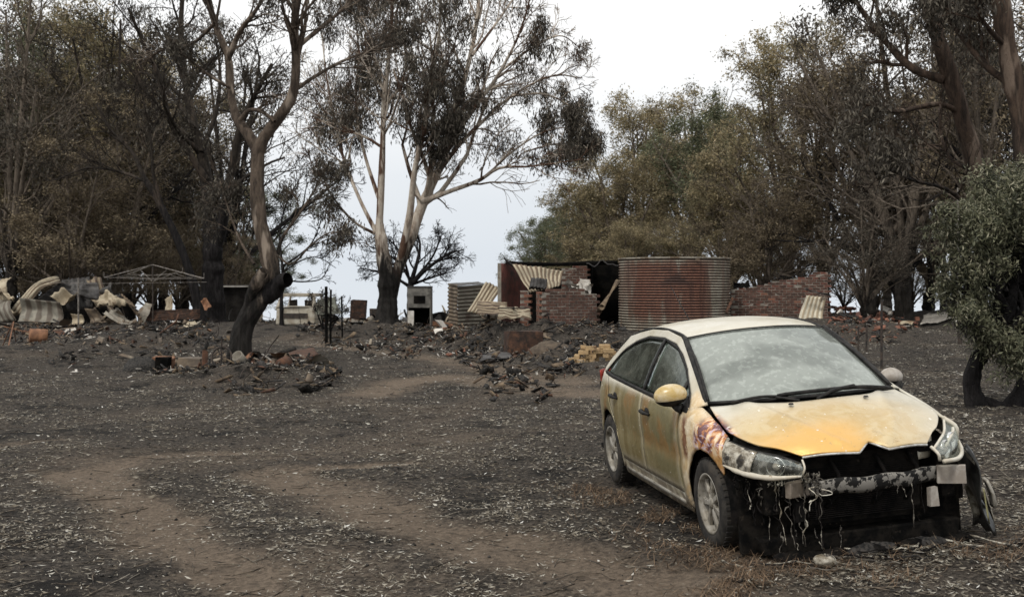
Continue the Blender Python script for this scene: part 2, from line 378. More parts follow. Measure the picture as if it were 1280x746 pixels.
# ---- materials (object space of the car: x forward, y to its left, z up)
def paint():
    m, t, b = nodes_mat('scorched_paint'); N = NT(t); P = N.co(); X_, Y_, Z_ = N.sep(P)[0:3]
    n1 = N.noise(P, 2.4, 5, .6); n2 = N.noise(P, 9, 6, .65, .4); n3 = N.noise(P, 60, 3, .7)
    st = N.noise(N.mapv(P, (10, 2, .9)), 1.0, 5, .6)             # runs down the doors
    cream = N.mix(N.ramp(n1, .35, .7), (.58, .55, .465), (.46, .42, .32))
    side = N.ramp(Y_, -.60, -.75)                                # the car's right side
    gold = N.mix(N.ramp(st, .35, .68), (.215, .165, .065), (.33, .275, .145))
    gold = N.mix(N.ramp(N.noise(P, 1.6, 4, .6), .40, .62), gold, (.21, .18, .085))
    gold = N.mix(N.m('MULTIPLY', N.ramp(n1, .50, .62), N.ramp(Z_, .45, .62)), gold, (.28, .165, .055))
    low = N.ramp(N.m('ADD', Z_, N.m('MULTIPLY', n1, .12)), 1.04, .95)
    f = N.m('MULTIPLY', side, low)
    for xc, wd in ((-1.49, .085), (-.56, .07), (-2.40, .10)):    # paler beside the shut lines
        d = N.m('ABSOLUTE', N.m('ADD', N.m('SUBTRACT', X_, xc), N.m('MULTIPLY', N.m('SUBTRACT', n2, .5), .08)))
        f = N.m('MULTIPLY', f, N.ramp(d, 0, wd, .72, 1))
    f = N.m('MULTIPLY', f, N.ramp(X_, -3.6, -2.6)); f = N.m('MULTIPLY', f, N.ramp(X_, -.30, -.46))
    f = N.m('MULTIPLY', f, N.ramp(Z_, .27, .40, .45, 1))
    col = N.mix(f, cream, gold)
    # bonnet: amber where the engine bay burnt, to the right of its middle
    top = N.m('MULTIPLY', N.ramp(X_, -.14, .30), N.ramp(N.m('ADD', Y_, N.m('MULTIPLY', N.m('SUBTRACT', n1, .5), .5)), 1.05, .0))
    top = N.m('MULTIPLY', top, N.ramp(Y_, -.86, -.60, .5, 1)); top = N.m('MULTIPLY', top, N.ramp(Z_, .60, .66))
    blot = N.noise(P, 4.5, 7, .72, .6); amber = N.mix(N.ramp(blot, .40, .60), (.54, .375, .15), (.62, .49, .275))
    amber = N.mix(N.m('MULTIPLY', N.ramp(X_, .30, .56), N.ramp(Y_, .15, -.1)), amber, (.72, .42, .11))
    top = N.m('MULTIPLY', top, N.ramp(N.m('ADD', top, N.m('MULTIPLY', N.m('SUBTRACT', blot, .5), 1.1)), .02, .42, .4, 1)); col = N.mix(N.m('MULTIPLY', top, .93), col, amber)
    flake = N.m('MULTIPLY', N.ramp(N.noise(P, 11, 8, .8, .8), .60, .63), N.m('MAXIMUM', top, N.m('MULTIPLY', f, .6)))
    col = N.mix(N.m('MULTIPLY', flake, .55), col, (.40, .30, .17))
    seam = N.m('MULTIPLY', N.ramp(N.noise(P, 6, 8, .8, .5), .57, .64), N.m('MULTIPLY', N.ramp(X_, .50, .68), N.ramp(Z_, .60, .66)))
    col = N.mix(N.m('MULTIPLY', seam, .7), col, (.30, .17, .07))
    # right wing: paint boiled to purple and rust with pale streaks
    fx = N.m('MULTIPLY', N.ramp(Y_, -.70, -.76), N.ramp(X_, -.50, -.44))
    sw = N.noise(N.mapv(P, (1, 1, .75)), 5.2, 5, .6, 1.6)
    burn = N.mix(N.ramp(sw, .40, .50), (.78, .62, .42), (.50, .19, .045))
    burn = N.mix(N.ramp(sw, .49, .56), burn, (.13, .045, .05))
    burn = N.mix(N.ramp(N.noise(N.mapv(P, (1, 1, 2.2), (3, 0, 0)), 8, 4, .6, 1.2), .54, .62), burn, (.55, .42, .47))
    rim = N.ramp(N.m('ADD', Z_, N.m('MULTIPLY', n2, .05)), .735, .69)
    burn = N.mix(N.m('MULTIPLY', rim, .8), burn, (.50, .28, .09))
    zone = N.m('MULTIPLY', fx, N.ramp(N.m('ADD', X_, N.m('MULTIPLY', N.m('SUBTRACT', n1, .5), .5)), -.22, -.05))
    col = N.mix(N.m('MULTIPLY', fx, .85), col, N.mix(N.ramp(n2, .4, .6), (.62, .44, .22), (.72, .60, .42)))
    col = N.mix(zone, col, burn)
    dk = N.m('MULTIPLY', fx, N.m('MULTIPLY', N.ramp(N.m('ABSOLUTE', N.m('ADD', N.m('ADD', X_, .36), N.m('MULTIPLY', N.m('SUBTRACT', n2, .5), .2))), .07, .02), N.ramp(Z_, .55, .62)))
    col = N.mix(N.m('MULTIPLY', dk, N.ramp(Z_, .92, .84)), col, (.20, .085, .035))
    # ash dust and soot specks
    col = N.mix(N.m('MULTIPLY', N.ramp(n3, .60, .72), .35), col, (.30, .26, .2))
    col = N.mix(N.ramp(N.noise(P, 26, 2, .5), .71, .74), col, (.75, .72, .62))
    col = N.mix(N.m('MULTIPLY', N.ramp(Z_, .42, .22), N.ramp(n2, .35, .55)), col, (.13, .105, .075))
    t.links.new(col, b.inputs['Base Color'])
    t.links.new(N.ramp(n2, .3, .7, .34, .55), b.inputs['Roughness']); b.inputs['Specular IOR Level'].default_value = .5
    t.links.new(N.m('MULTIPLY', N.m('MAXIMUM', f, top), .35), b.inputs['Metallic']); b.inputs['Coat Weight'].default_value = .2; b.inputs['Coat Roughness'].default_value = .15
    t.links.new(N.bump(N.m('ADD', n2, N.m('MULTIPLY', N.m('MULTIPLY', sw, fx), 3.)), .006), b.inputs['Normal'])
    return m
M_paint = paint()
M_mirror = nmat('gilded_paint', (.48, .34, .12), (.60, .50, .32), 9, .28, .001, c3=(.30, .19, .07), s3=12, t3=(.56, .66), spec=.6)
M_black = nmat('black_trim', (.009, .009, .009), (.026, .024, .022), 20, .6, .002, spec=.2)
M_soot = nmat('sooted_metal', (.004, .004, .004), (.014, .012, .011), 14, .9, .004, spec=.08)
M_sootg = nmat('sooted_engine', (.003, .003, .003), (.014, .012, .010), 9, .9, .01, c3=(.04, .032, .025), s3=12, t3=(.62, .72), spec=.08)
M_rub = nmat('perished_rubber', (.014, .013, .012), (.038, .034, .029), 12, .85, .003, c3=(.055, .046, .036), s3=4)
M_alloy = nmat('dirty_alloy', (.34, .32, .28), (.20, .18, .145), 7, .5, .002, .25, c3=(.10, .085, .065), s3=14, t3=(.55, .66))
M_melt = nmat('melted_plastic', (.46, .43, .36), (.14, .115, .08), 16, .6, .008, c3=(.035, .03, .025), s3=9, t3=(.5, .6))
M_melt2 = nmat('drooping_plastic', (.15, .135, .11), (.04, .035, .03), 22, .6, .008, c3=(.50, .46, .38), s3=14, t3=(.56, .66))
M_pale = nmat('pale_plastic', (.58, .55, .47), (.48, .43, .34), 9, .4, .002, c3=(.28, .22, .15), s3=22, t3=(.60, .68))
M_chrome = nmat('lamp_reflector', (.80, .80, .80), (.45, .44, .42), 8, .2, 0, 1.0)
M_lampin = nmat('smoked_lamp_inside', (.09, .085, .075), (.03, .028, .025), 9, .5, .002, c3=(.02, .018, .016), s3=7)
M_crashb = nmat('browned_steel', (.22, .185, .15), (.13, .105, .08), 8, .6, .002)
M_beam = nmat('scorched_beam', (.008, .008, .008), (.012, .011, .01), 7, .8, .002, 0, c3=(.24, .225, .20), s3=11, stretch=(1, 1, .8), t3=(.52, .54))
M_crash = nmat('greyed_steel', (.40, .37, .33), (.26, .225, .19), 8, .6, .002, 0)
def glass(name, dust, amt0, amt1, sc_, tint, seed=0, refl=.9):
    m, t, b = nodes_mat(name); N = NT(t); P = N.mapv(N.co(), (1, 1, 1), (seed, 0, 0))
    n1 = N.noise(N.mapv(P, (1.2, .8, 1)), 1.9, 3, .55); n2 = N.noise(P, sc_, 5, .7); n3 = N.noise(P, 24, 2, .5)
    f = N.m('ADD', N.ramp(n1, .42, .58, amt0, amt1), N.m('MULTIPLY', N.ramp(n3, .54, .64), .16))
    f = N.m('MULTIPLY', f, N.ramp(n2, .25, .6, .82, 1.08))
    tr = N.n('ShaderNodeBsdfTransparent', {0: tint+(1,)}); di = N.n('ShaderNodeBsdfDiffuse', {0: N.mix(N.ramp(n2, .4, .65), dust, tuple(c*.8 for c in dust))})
    a = N.n('ShaderNodeMixShader', {0: f, 1: tr.outputs[0], 2: di.outputs[0]})
    fr = N.n('ShaderNodeFresnel', {0: 1.5}).outputs[0]
    gl = N.n('ShaderNodeBsdfGlossy', {0: (.9, .95, .93, 1), 1: .06})
    b2 = N.n('ShaderNodeMixShader', {0: N.m('MULTIPLY', fr, refl), 1: a.outputs[0], 2: gl.outputs[0]})
    t.links.new(b2.outputs[0], t.nodes['Material Output'].inputs[0]); t.nodes.remove(b); return m
M_screen = glass('fogged_windscreen', (.37, .395, .36), .46, .76, 7, (.30, .36, .32))  # dusty film; reflected sky and trees are partly put into its mottled colour
M_sideg = glass('sooty_side_glass', (.20, .215, .18), .16, .38, 8, (.35, .41, .36), 4)
M_lens = glass('melted_lens', (.5, .49, .44), .0, .10, 20, (.95, .96, .94), 9, .22)

# ---- shape functions
kx = [-3.42, -3.3, -3.2, -3.0, -2.6, -2.0, -1.5, -1.13, -.7, -.26, 0, .25, .5, .7]
def T_(v): return lambda x: float(np.interp(x, kx, v))
def smooth_T(v):
    xs = np.linspace(-3.45, .75, 421); y = np.interp(xs, kx, v)
    k = np.exp(-np.linspace(-2, 2, 15)**2); k /= k.sum(); yp = np.pad(y, 7, mode='edge'); y = np.convolve(yp, k, 'valid')
    return lambda x: float(np.interp(x, xs, y))
ymax = smooth_T([.50, .70, .775, .84, .88, .885, .885, .885, .885, .885, .88, .855, .78, .60])
zbelt = smooth_T([1.0, 1.0, 1.0, .985, .965, .945, .93, .92, .90, .86, .79, .73, .68, .64])
zEf = smooth_T([.99, 1.05, 1.12, 1.21, 1.345, 1.43, 1.44, 1.39, 1.215, .955, .885, .81, .74, .68])
yEf = smooth_T([.52, .60, .60, .60, .60, .595, .585, .58, .645, .725, .755, .765, .60, .42])
zk = [.1, .15, .22, .3, .42, .5, .56, .62, .70, .78, .85, .92, 1.0, 1.1]; sk = [.90, .925, .95, .965, .985, .992, .985, .992, 1.0, .998, .985, .962, .925, .88]
def Wy(x, z):
    zb = zbelt(x); s = lambda q: float(np.interp(q, zk, sk))
    if z <= zb: return ymax(x)*s(z)
    t = min(1.1, (z-zb)/max(.02, zEf(x)-zb)); yb = ymax(x)*s(zb)
    if x < -.40: return yb+(yEf(x)-yb)*t+.018*math.sin(math.pi*min(t, 1))
    k = min(1, (x+.40)/.2); return yb+(yEf(x)-yb)*(t*(1-k)+t**2.2*k)+.018*(1-k)*math.sin(math.pi*min(t, 1))
def resamp(c, n, sm):
    if sm: return spline([(a, b, 0) for a, b in c], n)[:, :2]
    c = np.array(c, float); m = len(c)-1; u = np.linspace(0, m, n); i = np.minimum(u.astype(int), m-1); t = (u-i)[:, None]
    return c[i]*(1-t)+c[i+1]*t
def side_panel(name, rows, mat, s, nu=24, nv=8, off=0., thick=.012, parent=None, sm=True, label=None, sub=0):
    """panel between curves given in side view, laid on the body surface; s = -1 right side, 1 left"""
    RR = [resamp(r, nu+1, sm) for r in rows]; mb = MB()
    def fn(u, v):
        i = round(u*nu); w_ = v*(len(RR)-1); k = min(int(w_), len(RR)-2); t = w_-k
        x, z = RR[k][i]*(1-t)+RR[k+1][i]*t
        return (x, s*(Wy(x, z)+off), z)
    mb.grid(fn, nu, nv); o = mb.obj(name, mat, parent or car, True, thick=thick, sub=sub); o.modifiers['thickness'].offset = 0
    if label: o['label'] = label
    return o
def rows3(name, rows, mat, nu=28, nv=6, thick=.012, parent=None, fnp=None):
    """surface through 3-D cross rows"""
    cols = [spline(r, nu+1) for r in rows]; A = np.array(cols); S = np.array([spline(A[:, i], nv*(len(rows)-1)+1) for i in range(nu+1)])
    if fnp: S = fnp(S)
    mb = MB(); mb.grid(lambda u, v: tuple(S[round(u*nu), round(v*(S.shape[1]-1))]), nu, S.shape[1]-1)
    o = mb.obj(name, mat, parent or car, True, thick=thick)
    if thick: o.modifiers['thickness'].offset = 0
    return o
def arch(cx, r, a0, a1, n, cz=.315): return [(cx+r*math.cos(R(a0+(a1-a0)*k/(n-1))), cz+r*1.02*math.sin(R(a0+(a1-a0)*k/(n-1)))) for k in range(n)]
WT = [(-.40, .925), (-.55, 1.045), (-.80, 1.185), (-1.13, 1.315), (-1.45, 1.37), (-1.9, 1.368), (-2.25, 1.315), (-2.55, 1.225), (-2.78, 1.10), (-2.90, 1.02)]   # window outline
def wt(x): return float(np.interp(-x, [-p[0] for p in WT], [p[1] for p in WT]))
def belt(x): return .918+(-x-.4)*.037
for s in (-1, 1):
    # doors, below the windows
    fd = side_panel('front_door', [[(-.515, .30), (-.515, .30), (-1.46, .30), (-1.46, .30)][1:3], [(-.525, .60), (-1.47, .60)], [(-.515, belt(-.515)-.014), (-1.49, belt(-1.49)-.014)]], M_paint, s, 20, 16)
    rd = side_panel('rear_door', [[(-1.47, .30), (-1.8, .30), (-2.19, .30)], [(-1.478, .45), (-1.85, .45), (-2.25, .47)], [(-1.482, .66), (-1.9, .66), (-2.40, .68)], [(-1.49, .82), (-2.0, .84), (-2.575, .86)], [(-1.50, belt(-1.5)-.014), (-2.1, belt(-2.1)-.014), (-2.74, belt(-2.74)-.014)]], M_paint, s, 22, 16)
    for door, hx, hz in ((fd, -1.30, .80), (rd, -2.30, .83)):
        y = Wy(hx, hz)
        MB().lathe([(0, .0), (.055, .0), (.06, -.004)], 20, 'y').obj('handle_recess', M_black, door, True, (hx+.01, s*(y+.008), hz)).scale = (1.15, s, .8)
        h = MB().tube([(hx-.10, s*(y+.012), hz+.012), (hx-.05, s*(y+.042), hz+.017), (hx+.03, s*(y+.044), hz+.010), (hx+.10, s*(y+.014), hz)], [.012, .016, .016, .011], 8).obj('door_handle', M_black, door, True)
    # wing and rear quarter round the wheel arches
    out_f = [(-.505, .22), (-.515, .42), (-.515, .62), (-.50, .80), (-.47, .925), (-.27, .945), (-.10, .905), (.08, .858), (.24, .808), (.31, .73)]
    inn_f = arch(0, .372, 197, 40, 10)
    side_panel('front_wing', [inn_f, [(a[0]*.5+b_[0]*.5, a[1]*.5+b_[1]*.5) for a, b_ in zip(inn_f, out_f)], out_f], M_paint, s, 45, 12, sm=False, label='right front wing blistered purple and rust brown' if s < 0 else None)
    out_r = [(-2.21, .22), (-2.205, .31), (-2.27, .48), (-2.415, .68), (-2.60, .87), (-2.77, .992), (-3.0, 1.0), (-3.20, 1.0), (-3.33, .95), (-3.38, .75), (-3.39, .5), (-3.36, .24)]
    inn_r = arch(-2.61, .372, -15, 197, 12)
    side_panel('rear_quarter', [inn_r, out_r], M_paint, s, 55, 14, sm=False)
    side_panel('sill', [[(-.42, .165), (-2.23, .165)], [(-.43, .24), (-2.23, .24)], [(-.50, .292), (-2.20, .292)]], M_paint, s, 20, 6, off=-.006)
    side_panel('sill_moulding', [[(-.55, .20), (-2.15, .20)], [(-.55, .235), (-2.15, .235)]], M_alloy, s, 20, 2, off=.004)
    # roof rail: painted arch over the windows, from the screen pillar to the tail
    E_ = [(x, zEf(x)) for x in (-.27, -.45, -.7, -.95, -1.2, -1.5, -1.9, -2.3, -2.6, -2.9, -3.1, -3.22, -3.32)]
    I_ = [(-.36, .915), (-.50, 1.02), (-.76, 1.178), (-.98, 1.275), (-1.2, 1.345), (-1.5, 1.382), (-1.9, 1.378), (-2.25, 1.322), (-2.5, 1.25), (-2.72, 1.14), (-2.86, 1.055), (-2.94, 1.01), (-3.3, 1.0)]
    side_panel('roof_rail', [I_, E_], M_paint, s, 60, 6, sm=False)
    # glass and its black frames
    side_panel('front_side_window', [[(-.64, belt(-.64)), (-1.0, belt(-1)), (-1.50, belt(-1.5))], [(-.655, wt(-.655)), (-1.0, wt(-1.0)), (-1.2, wt(-1.2)), (-1.46, wt(-1.46))]], M_sideg, s, 16, 8, off=-.014, thick=.004)
    side_panel('quarter_light', [[(-.415, belt(-.41)), (-.52, belt(-.52)), (-.625, belt(-.625))], [(-.42, wt(-.42)), (-.52, wt(-.52)), (-.64, wt(-.64))]], M_sideg, s, 8, 5, off=-.014, thick=.004)
    side_panel('rear_side_window', [[(-1.53, belt(-1.53)), (-2.0, belt(-2)), (-2.5, belt(-2.5)), (-2.84, belt(-2.84))], [(-1.50, wt(-1.50)), (-1.95, wt(-1.95)), (-2.4, wt(-2.4)), (-2.86, wt(-2.86))]], M_sideg, s, 18, 8, off=-.014, thick=.004)
    side_panel('door_pillar', [[(-1.535, belt(-1.53)), (-1.50, wt(-1.50)+.004)], [(-1.49, belt(-1.5)), (-1.455, wt(-1.455)+.004)]], M_black, s, 8, 2, off=.0, sm=False)
    side_panel('quarter_bar', [[(-.66, belt(-.66)), (-.675, wt(-.675))], [(-.625, belt(-.63)), (-.64, wt(-.64))]], M_black, s, 8, 2, off=-.004, sm=False)
    side_panel('window_seal', [[(-.38, belt(-.38)-.016), (-1.5, belt(-1.5)-.016), (-2.90, belt(-2.9)-.016)], [(-.38, belt(-.38)+.012), (-1.5, belt(-1.5)+.012), (-2.90, belt(-2.9)+.012)]], M_black, s, 24, 2, off=.004)
    seal2 = [(x, wt(x)) for x in (-.40, -.47, -.55, -.67, -.80, -.96, -1.13, -1.3, -1.45, -1.7, -1.9, -2.1, -2.25, -2.4, -2.55, -2.68, -2.78, -2.86, -2.90)]
    side_panel('window_frame', [[(x, z-.010) for x, z in seal2], [(x-.0, z+.014) for x, z in seal2]], M_black, s, 54, 2, off=-.002, sm=False)
    side_panel('mirror_base', [[(-.37, belt(-.37)-.01), (-.52, belt(-.52)-.01)], [(-.375, belt(-.37)+.0), (-.52, wt(-.52)-.012)]], M_black, s, 8, 4, off=.006)
    # roof moulding running down beside the screen
    pts = [(x, s*(yEf(x)-.01), zEf(x)+.012) for x in (-.30, -.5, -.7, -.9, -1.1, -1.3, -1.7, -2.2, -2.7, -3.0)]
    MB().tube(spline(pts, 40), .013, 6).obj('roof_moulding', M_black, car, True)
    # mirror
    mr = MB()
    def mfn(u, v):
        a, q = u*2*math.pi, (v-.5)*math.pi
        x = math.cos(q)*math.cos(a)*.085; x = x if x > 0 else x*.35
        return (x, s*math.cos(q)*math.sin(a)*.125, math.sin(q)*.082)
    mr.grid(mfn, 28, 14); mo = mr.obj('wing_mirror', M_mirror if s < 0 else M_crash, car, True, (-.50, s*.925, 1.03) if s < 0 else (-.56, .86, 1.01)); mo.scale = (1, 1, 1) if s < 0 else (.9, .8, .85); mo.rotation_euler = (s*R(-4), 0, s*R(8))
    MB().grid(lambda u, v: (lambda a, q: ((math.cos(q)*math.cos(a)*.088 if math.cos(a) > 0 else math.cos(q)*math.cos(a)*.032), s*math.cos(q)*math.sin(a)*.129, math.sin(q)*.086))(u*2*math.pi, -math.pi/2+v*math.pi*.36), 24, 6).obj('mirror_underside', M_black, mo, True)
    MB().tube([(-.50, s*.90, .965), (-.49, s*.88, .93), (-.47, s*.855, .925)], [.035, .03, .042], 8).obj('mirror_arm', M_black, car, True)
    # wheels
    for wx in (0., -2.61):
        wl = bpy.data.objects.new('wheel', None); C.objects.link(wl); wl.parent = car; wl.location = (wx, s*.77, .315); wl.rotation_euler = (R(90)*-s, R(rng.random()*50), 0)
        wl.rotation_euler = (0, R(20 if wx == 0 else 47), 0)
        # local y = axle, s*y outward
        prof = [(.205, .085), (.222, .094), (.25, .098), (.285, .094), (.306, .083), (.315, .06), (.316, .02), (.314, .0), (.316, -.02), (.315, -.06), (.306, -.083), (.285, -.096), (.205, -.088)]
        MB().lathe([(r, h*s) for r, h in prof], 44, 'y').obj('tyre', M_rub, wl, True)
        gb = MB()
        for k in range(44):
            a = k*2*math.pi/44
            for h in (-.055, .055): gb.box((.3165*math.cos(a), h, .3165*math.sin(a)), (.008, .045, .022), rotm(0, -a, 0))
        gb.obj('tread_blocks', M_rub, wl)['kind'] = 'stuff'
        MB().lathe([(.150, -.05*s), (.196, -.06*s), (.192, .02*s), (.200, .078*s), (.213, .086*s), (.211, .093*s), (.197, .088*s), (.186, .06*s), (.184, -.04*s), (.15, -.05*s)], 44, 'y').obj('rim', M_alloy, wl, True)
        MB().lathe([(0, -.02*s), (.14, -.02*s), (.14, -.035*s)], 32, 'y').obj('brake_disc', M_soot, wl)
        for k in range(7):
            a = k*2*math.pi/7; c, q = math.cos(a), math.sin(a); mb = MB(); sec = []
            for r, hw, h in ((.035, .020, .070), (.09, .021, .072), (.15, .026, .066), (.192, .036, .062)):
                for w_, dh in ((-hw, -.022), (-hw*.75, 0), (hw*.75, 0), (hw, -.022)):
                    sec.append((r*c-w_*q, (h+dh)*s, r*q+w_*c))
            mb.add(sec, [(i*4+j, (i+1)*4+j, (i+1)*4+(j+1) % 4, i*4+(j+1) % 4) for i in range(3) for j in range(4)]+[(0, 1, 2, 3), (15, 14, 13, 12)])
            mb.obj('spoke', M_alloy, wl, False, bevel=.004)
        MB().lathe([(0, .082*s), (.03, .080*s), (.042, .070*s), (.045, .03*s)], 20, 'y').obj('hub_cap', M_alloy, wl, True)
        # arch liner
        MB().grid(lambda u, v: (wx+.375*math.cos(R(-10+200*u)), s*(.50+.34*v), .315+.375*math.sin(R(-10+200*u))), 24, 2).obj('arch_liner', M_soot, car, True)
        MB().grid(lambda u, v: (wx+.375*(1-v)*math.cos(R(-10+200*u)), s*.50, .315+.375*(1-v)*math.sin(R(-10+200*u))), 24, 1).obj('arch_liner_wall', M_soot, car)

# ---- roof, screens, bonnet, tail
def cross(xe, ye, ze, xc, zc, n=9, p=2.4, q=2.0):
    o = []
    for k in range(n):
        a = -1+2*k/(n-1); o.append((xc+(xe-xc)*abs(a)**q, a*ye, ze+(zc-ze)*(1-abs(a)**p)))
    return o
rr = []
for xe, xc, zc in ((-1.10, -.95, 1.445), (-1.3, -1.2, 1.478), (-1.7, -1.65, 1.492), (-2.1, -2.08, 1.478), (-2.5, -2.48, 1.42), (-2.78, -2.80, 1.345)):
    rr.append(cross(xe, yEf(xe)-.004, zEf(xe)+.004, xc, zc))
rows3('roof', rr, M_paint)
MB().grid(lambda u, v: (-2.82+.02*abs(u-.5)-.10*v, (u-.5)*1.12, 1.352-.022*v-.03*(2*u-1)**2), 16, 4).obj('tail_spoiler', M_paint, car, True, thick=.03)
rows3('rear_window', [cross(-2.80, .57, 1.275, -2.84, 1.33), cross(-3.05, .585, 1.17, -3.10, 1.21), cross(-3.29, .585, 1.05, -3.34, 1.075)], M_sideg, thick=.004)
rows3('tailgate', [cross(-3.31, .60, 1.035, -3.36, 1.06), cross(-3.36, .62, .95, -3.43, .96), cross(-3.38, .62, .80, -3.46, .80), cross(-3.38, .60, .62, -3.44, .62)], M_paint)
rb = rows3('rear_bumper', [cross(-3.37, .64, .61, -3.45, .61), cross(-3.38, .66, .50, -3.50, .50), cross(-3.37, .68, .36, -3.49, .36), cross(-3.34, .66, .23, -3.44, .23)], M_paint)
for s in (-1, 1): MB().grid(lambda u, v: (-3.36+.17*u**2-.01*v, s*(.60+.165*u-.01*v), 1.0-.24*v), 6, 6).obj('tail_light', nmat('tail_lens', (.35, .03, .02), (.2, .03, .02), 9, .3, 0), car, True, thick=.015)
ws = [cross(-.30, .705, .965, -.02, .985, p=2.2), cross(-.52, .672, 1.10, -.30, 1.145, p=2.2), cross(-.80, .628, 1.255, -.62, 1.305, p=2.2), cross(-1.09, .576, 1.392, -.94, 1.440, p=2.2)]
rows3('windscreen', ws, M_screen, thick=.005)
# black edge of the screen and the cowl below it
def offs(r, dz): return [(x, y, z+dz) for x, y, z in r]
MB().tube(spline([(x, y, z+.004) for x, y, z in ws[0]], 30), .014, 6).obj('screen_seal', M_black, car, True)
MB().tube(spline([(x, y, z+.003) for x, y, z in ws[3]], 30), .007, 6).obj('screen_seal', M_black, car, True)
for s in (-1, 1):
    e = spline([(r[0][0], s*(-r[0][1]+.012), r[0][2]+.003) for r in ws], 20)
    MB().tube(e, [.022]*20, 6).obj('screen_pillar_trim', M_black, car, True)
rows3('cowl', [cross(-.285, .70, .952, .0, .962, p=2.2), cross(-.25, .71, .935, .06, .940, p=2.2)], M_soot, nv=2)
hood_rows = [cross(-.245, .715, .950, .055, .967, p=2.6), cross(-.02, .745, .895, .22, .925, p=2.8), cross(.23, .755, .825, .42, .867, p=2.8),
             cross(.40, .66, .768, .56, .812, p=2.8), cross(.53, .545, .748, .66, .772, p=3), cross(.645, .435, .700, .735, .725, p=3)]
def hfn(S):
    for i in range(S.shape[0]):
        for j in range(S.shape[1]):
            x, y, z = S[i, j]; v = j/(S.shape[1]-1)
            c = max(0, 1-abs(y-.02)/.105); S[i, j, 0] -= c*.09*v**7; S[i, j, 2] += (c*.052-.018*math.exp(-(y/.22)**2))*v**7        # chevron notch in the lip
            line = .10+.40*(1-v)                                                                    # swage lines from the notch to the pillars
            S[i, j, 2] += .014*math.exp(-((abs(y)-line)/.05)**2)*min(1, (1-v)*5+.25)
            S[i, j, 2] += .004*math.sin(y*9+x*7)*(1 if y < .3 else .4)
    return S
rows3('bonnet', hood_rows, M_paint, nu=112, nv=7, thick=.014, fnp=hfn)
# bare metal edge along the lip
lip = spline(hood_rows[-1], 113); L_ = []
for x, y, z in lip:
    c = max(0, 1-abs(y-.02)/.105); L_.append((x-c*.09+.004, y, z+c*.052-.018*math.exp(-(y/.22)**2)-.004))
MB().tube(L_, .008, 6).obj('bonnet_lip', nmat('bare_edge', (.6, .6, .58), (.35, .33, .3), 30, .4, 0, .3), car, True)
for y in (-.25, .32): MB().lathe([(0, .012), (.014, .010), (.02, 0)], 12).obj('washer_jet', M_black, car, True, (.10 if y < 0 else .08, y, .963))
# wipers
for y0, y1 in ((-.30, .38), (.25, -.52)):
    if y0 < 0:
        bl = [(-.10+.05*0, .62, .985), (-.06, .35, 1.02), (-.03, .0, 1.025), (-.06, -.28, 1.015)]
        MB().tube(spline(bl, 14), [.010]+[.014]*12+[.008], 6).obj('wiper_blade', M_black, car, True)
        MB().tube(spline([(.03, -.02, .975), (-.0, .12, 1.02), (-.045, .30, 1.035)], 8), .014, 6).obj('wiper_arm', M_black, car, True)
    else:
        bl = [(-.13, -.60, .985), (-.08, -.40, 1.012), (-.06, -.2, 1.0)]
        MB().tube(spline(bl, 12), .010, 6).obj('wiper_blade', M_black, car, True)
        MB().tube(spline([(.02, -.15, .975), (-.04, -.3, 1.005)], 5), .010, 6).obj('wiper_arm', M_black, car, True)
MB().tube([(-2.30, -.12, 1.445), (-2.55, -.12, 1.60), (-2.80, -.12, 1.765)], [.006, .0045, .003], 6).obj('aerial', M_black, car, True)

# ---- inside
tub = MB()
tub.box((-1.75, 0, .26), (3.0, 1.6, .04)); tub.box((-.30, 0, .55), (.05, 1.5, .62)); tub.box((-3.22, 0, .60), (.05, 1.2, .7))
for s in (-1, 1): tub.box((-1.72, s*.79, .58), (2.8, .03, .64))
tub.obj('cabin_shell', M_soot, car)
M_seat = nmat('scorched_cloth', (.035, .035, .033), (.09, .085, .078), 12, .9, .004)
MB().grid(lambda u, v: (-.32-.46*v-.03*math.sin(math.pi*u), (u-.5)*1.4, .93+.03*math.sin(math.pi*v)-.12*v*v), 20, 8).obj('dashboard', M_seat, car, True, thick=.05)
for (x, y) in ((-1.25, -.37), (-1.25, .37)):
    st_ = MB()
    st_.grid(lambda u, v: (x+.05+.42*v, y+(u-.5)*.46, .52+.05*abs(2*u-1)**3+.03*v), 8, 6)
    st_.grid(lambda u, v: (x+.03-.20*v, y+(u-.5)*.46*(1-.25*v**3), .52+.60*v+.0*u), 8, 8)
    st_.obj('seat', M_seat, car, True, thick=.10)
    MB().box((x-.19, y, 1.19), (.09, .24, .17)).obj('headrest', M_seat, car, True, sub=2)
MB().grid(lambda u, v: (-2.05-.18*v, (u-.5)*1.2, .55+.55*v), 12, 6).obj('rear_seat', M_seat, car, True, thick=.12)
sw_ = MB(); sw_.tube([(0, .17*math.cos(a*math.pi/12), .17*math.sin(a*math.pi/12)) for a in range(25)], .014, 6, False); sw_.box((0, 0, 0), (.03, .30, .05))
o = sw_.obj('steering_wheel', M_black, car, True, (-.80, -.37, .94)); o.rotation_euler = (0, R(-25), 0)

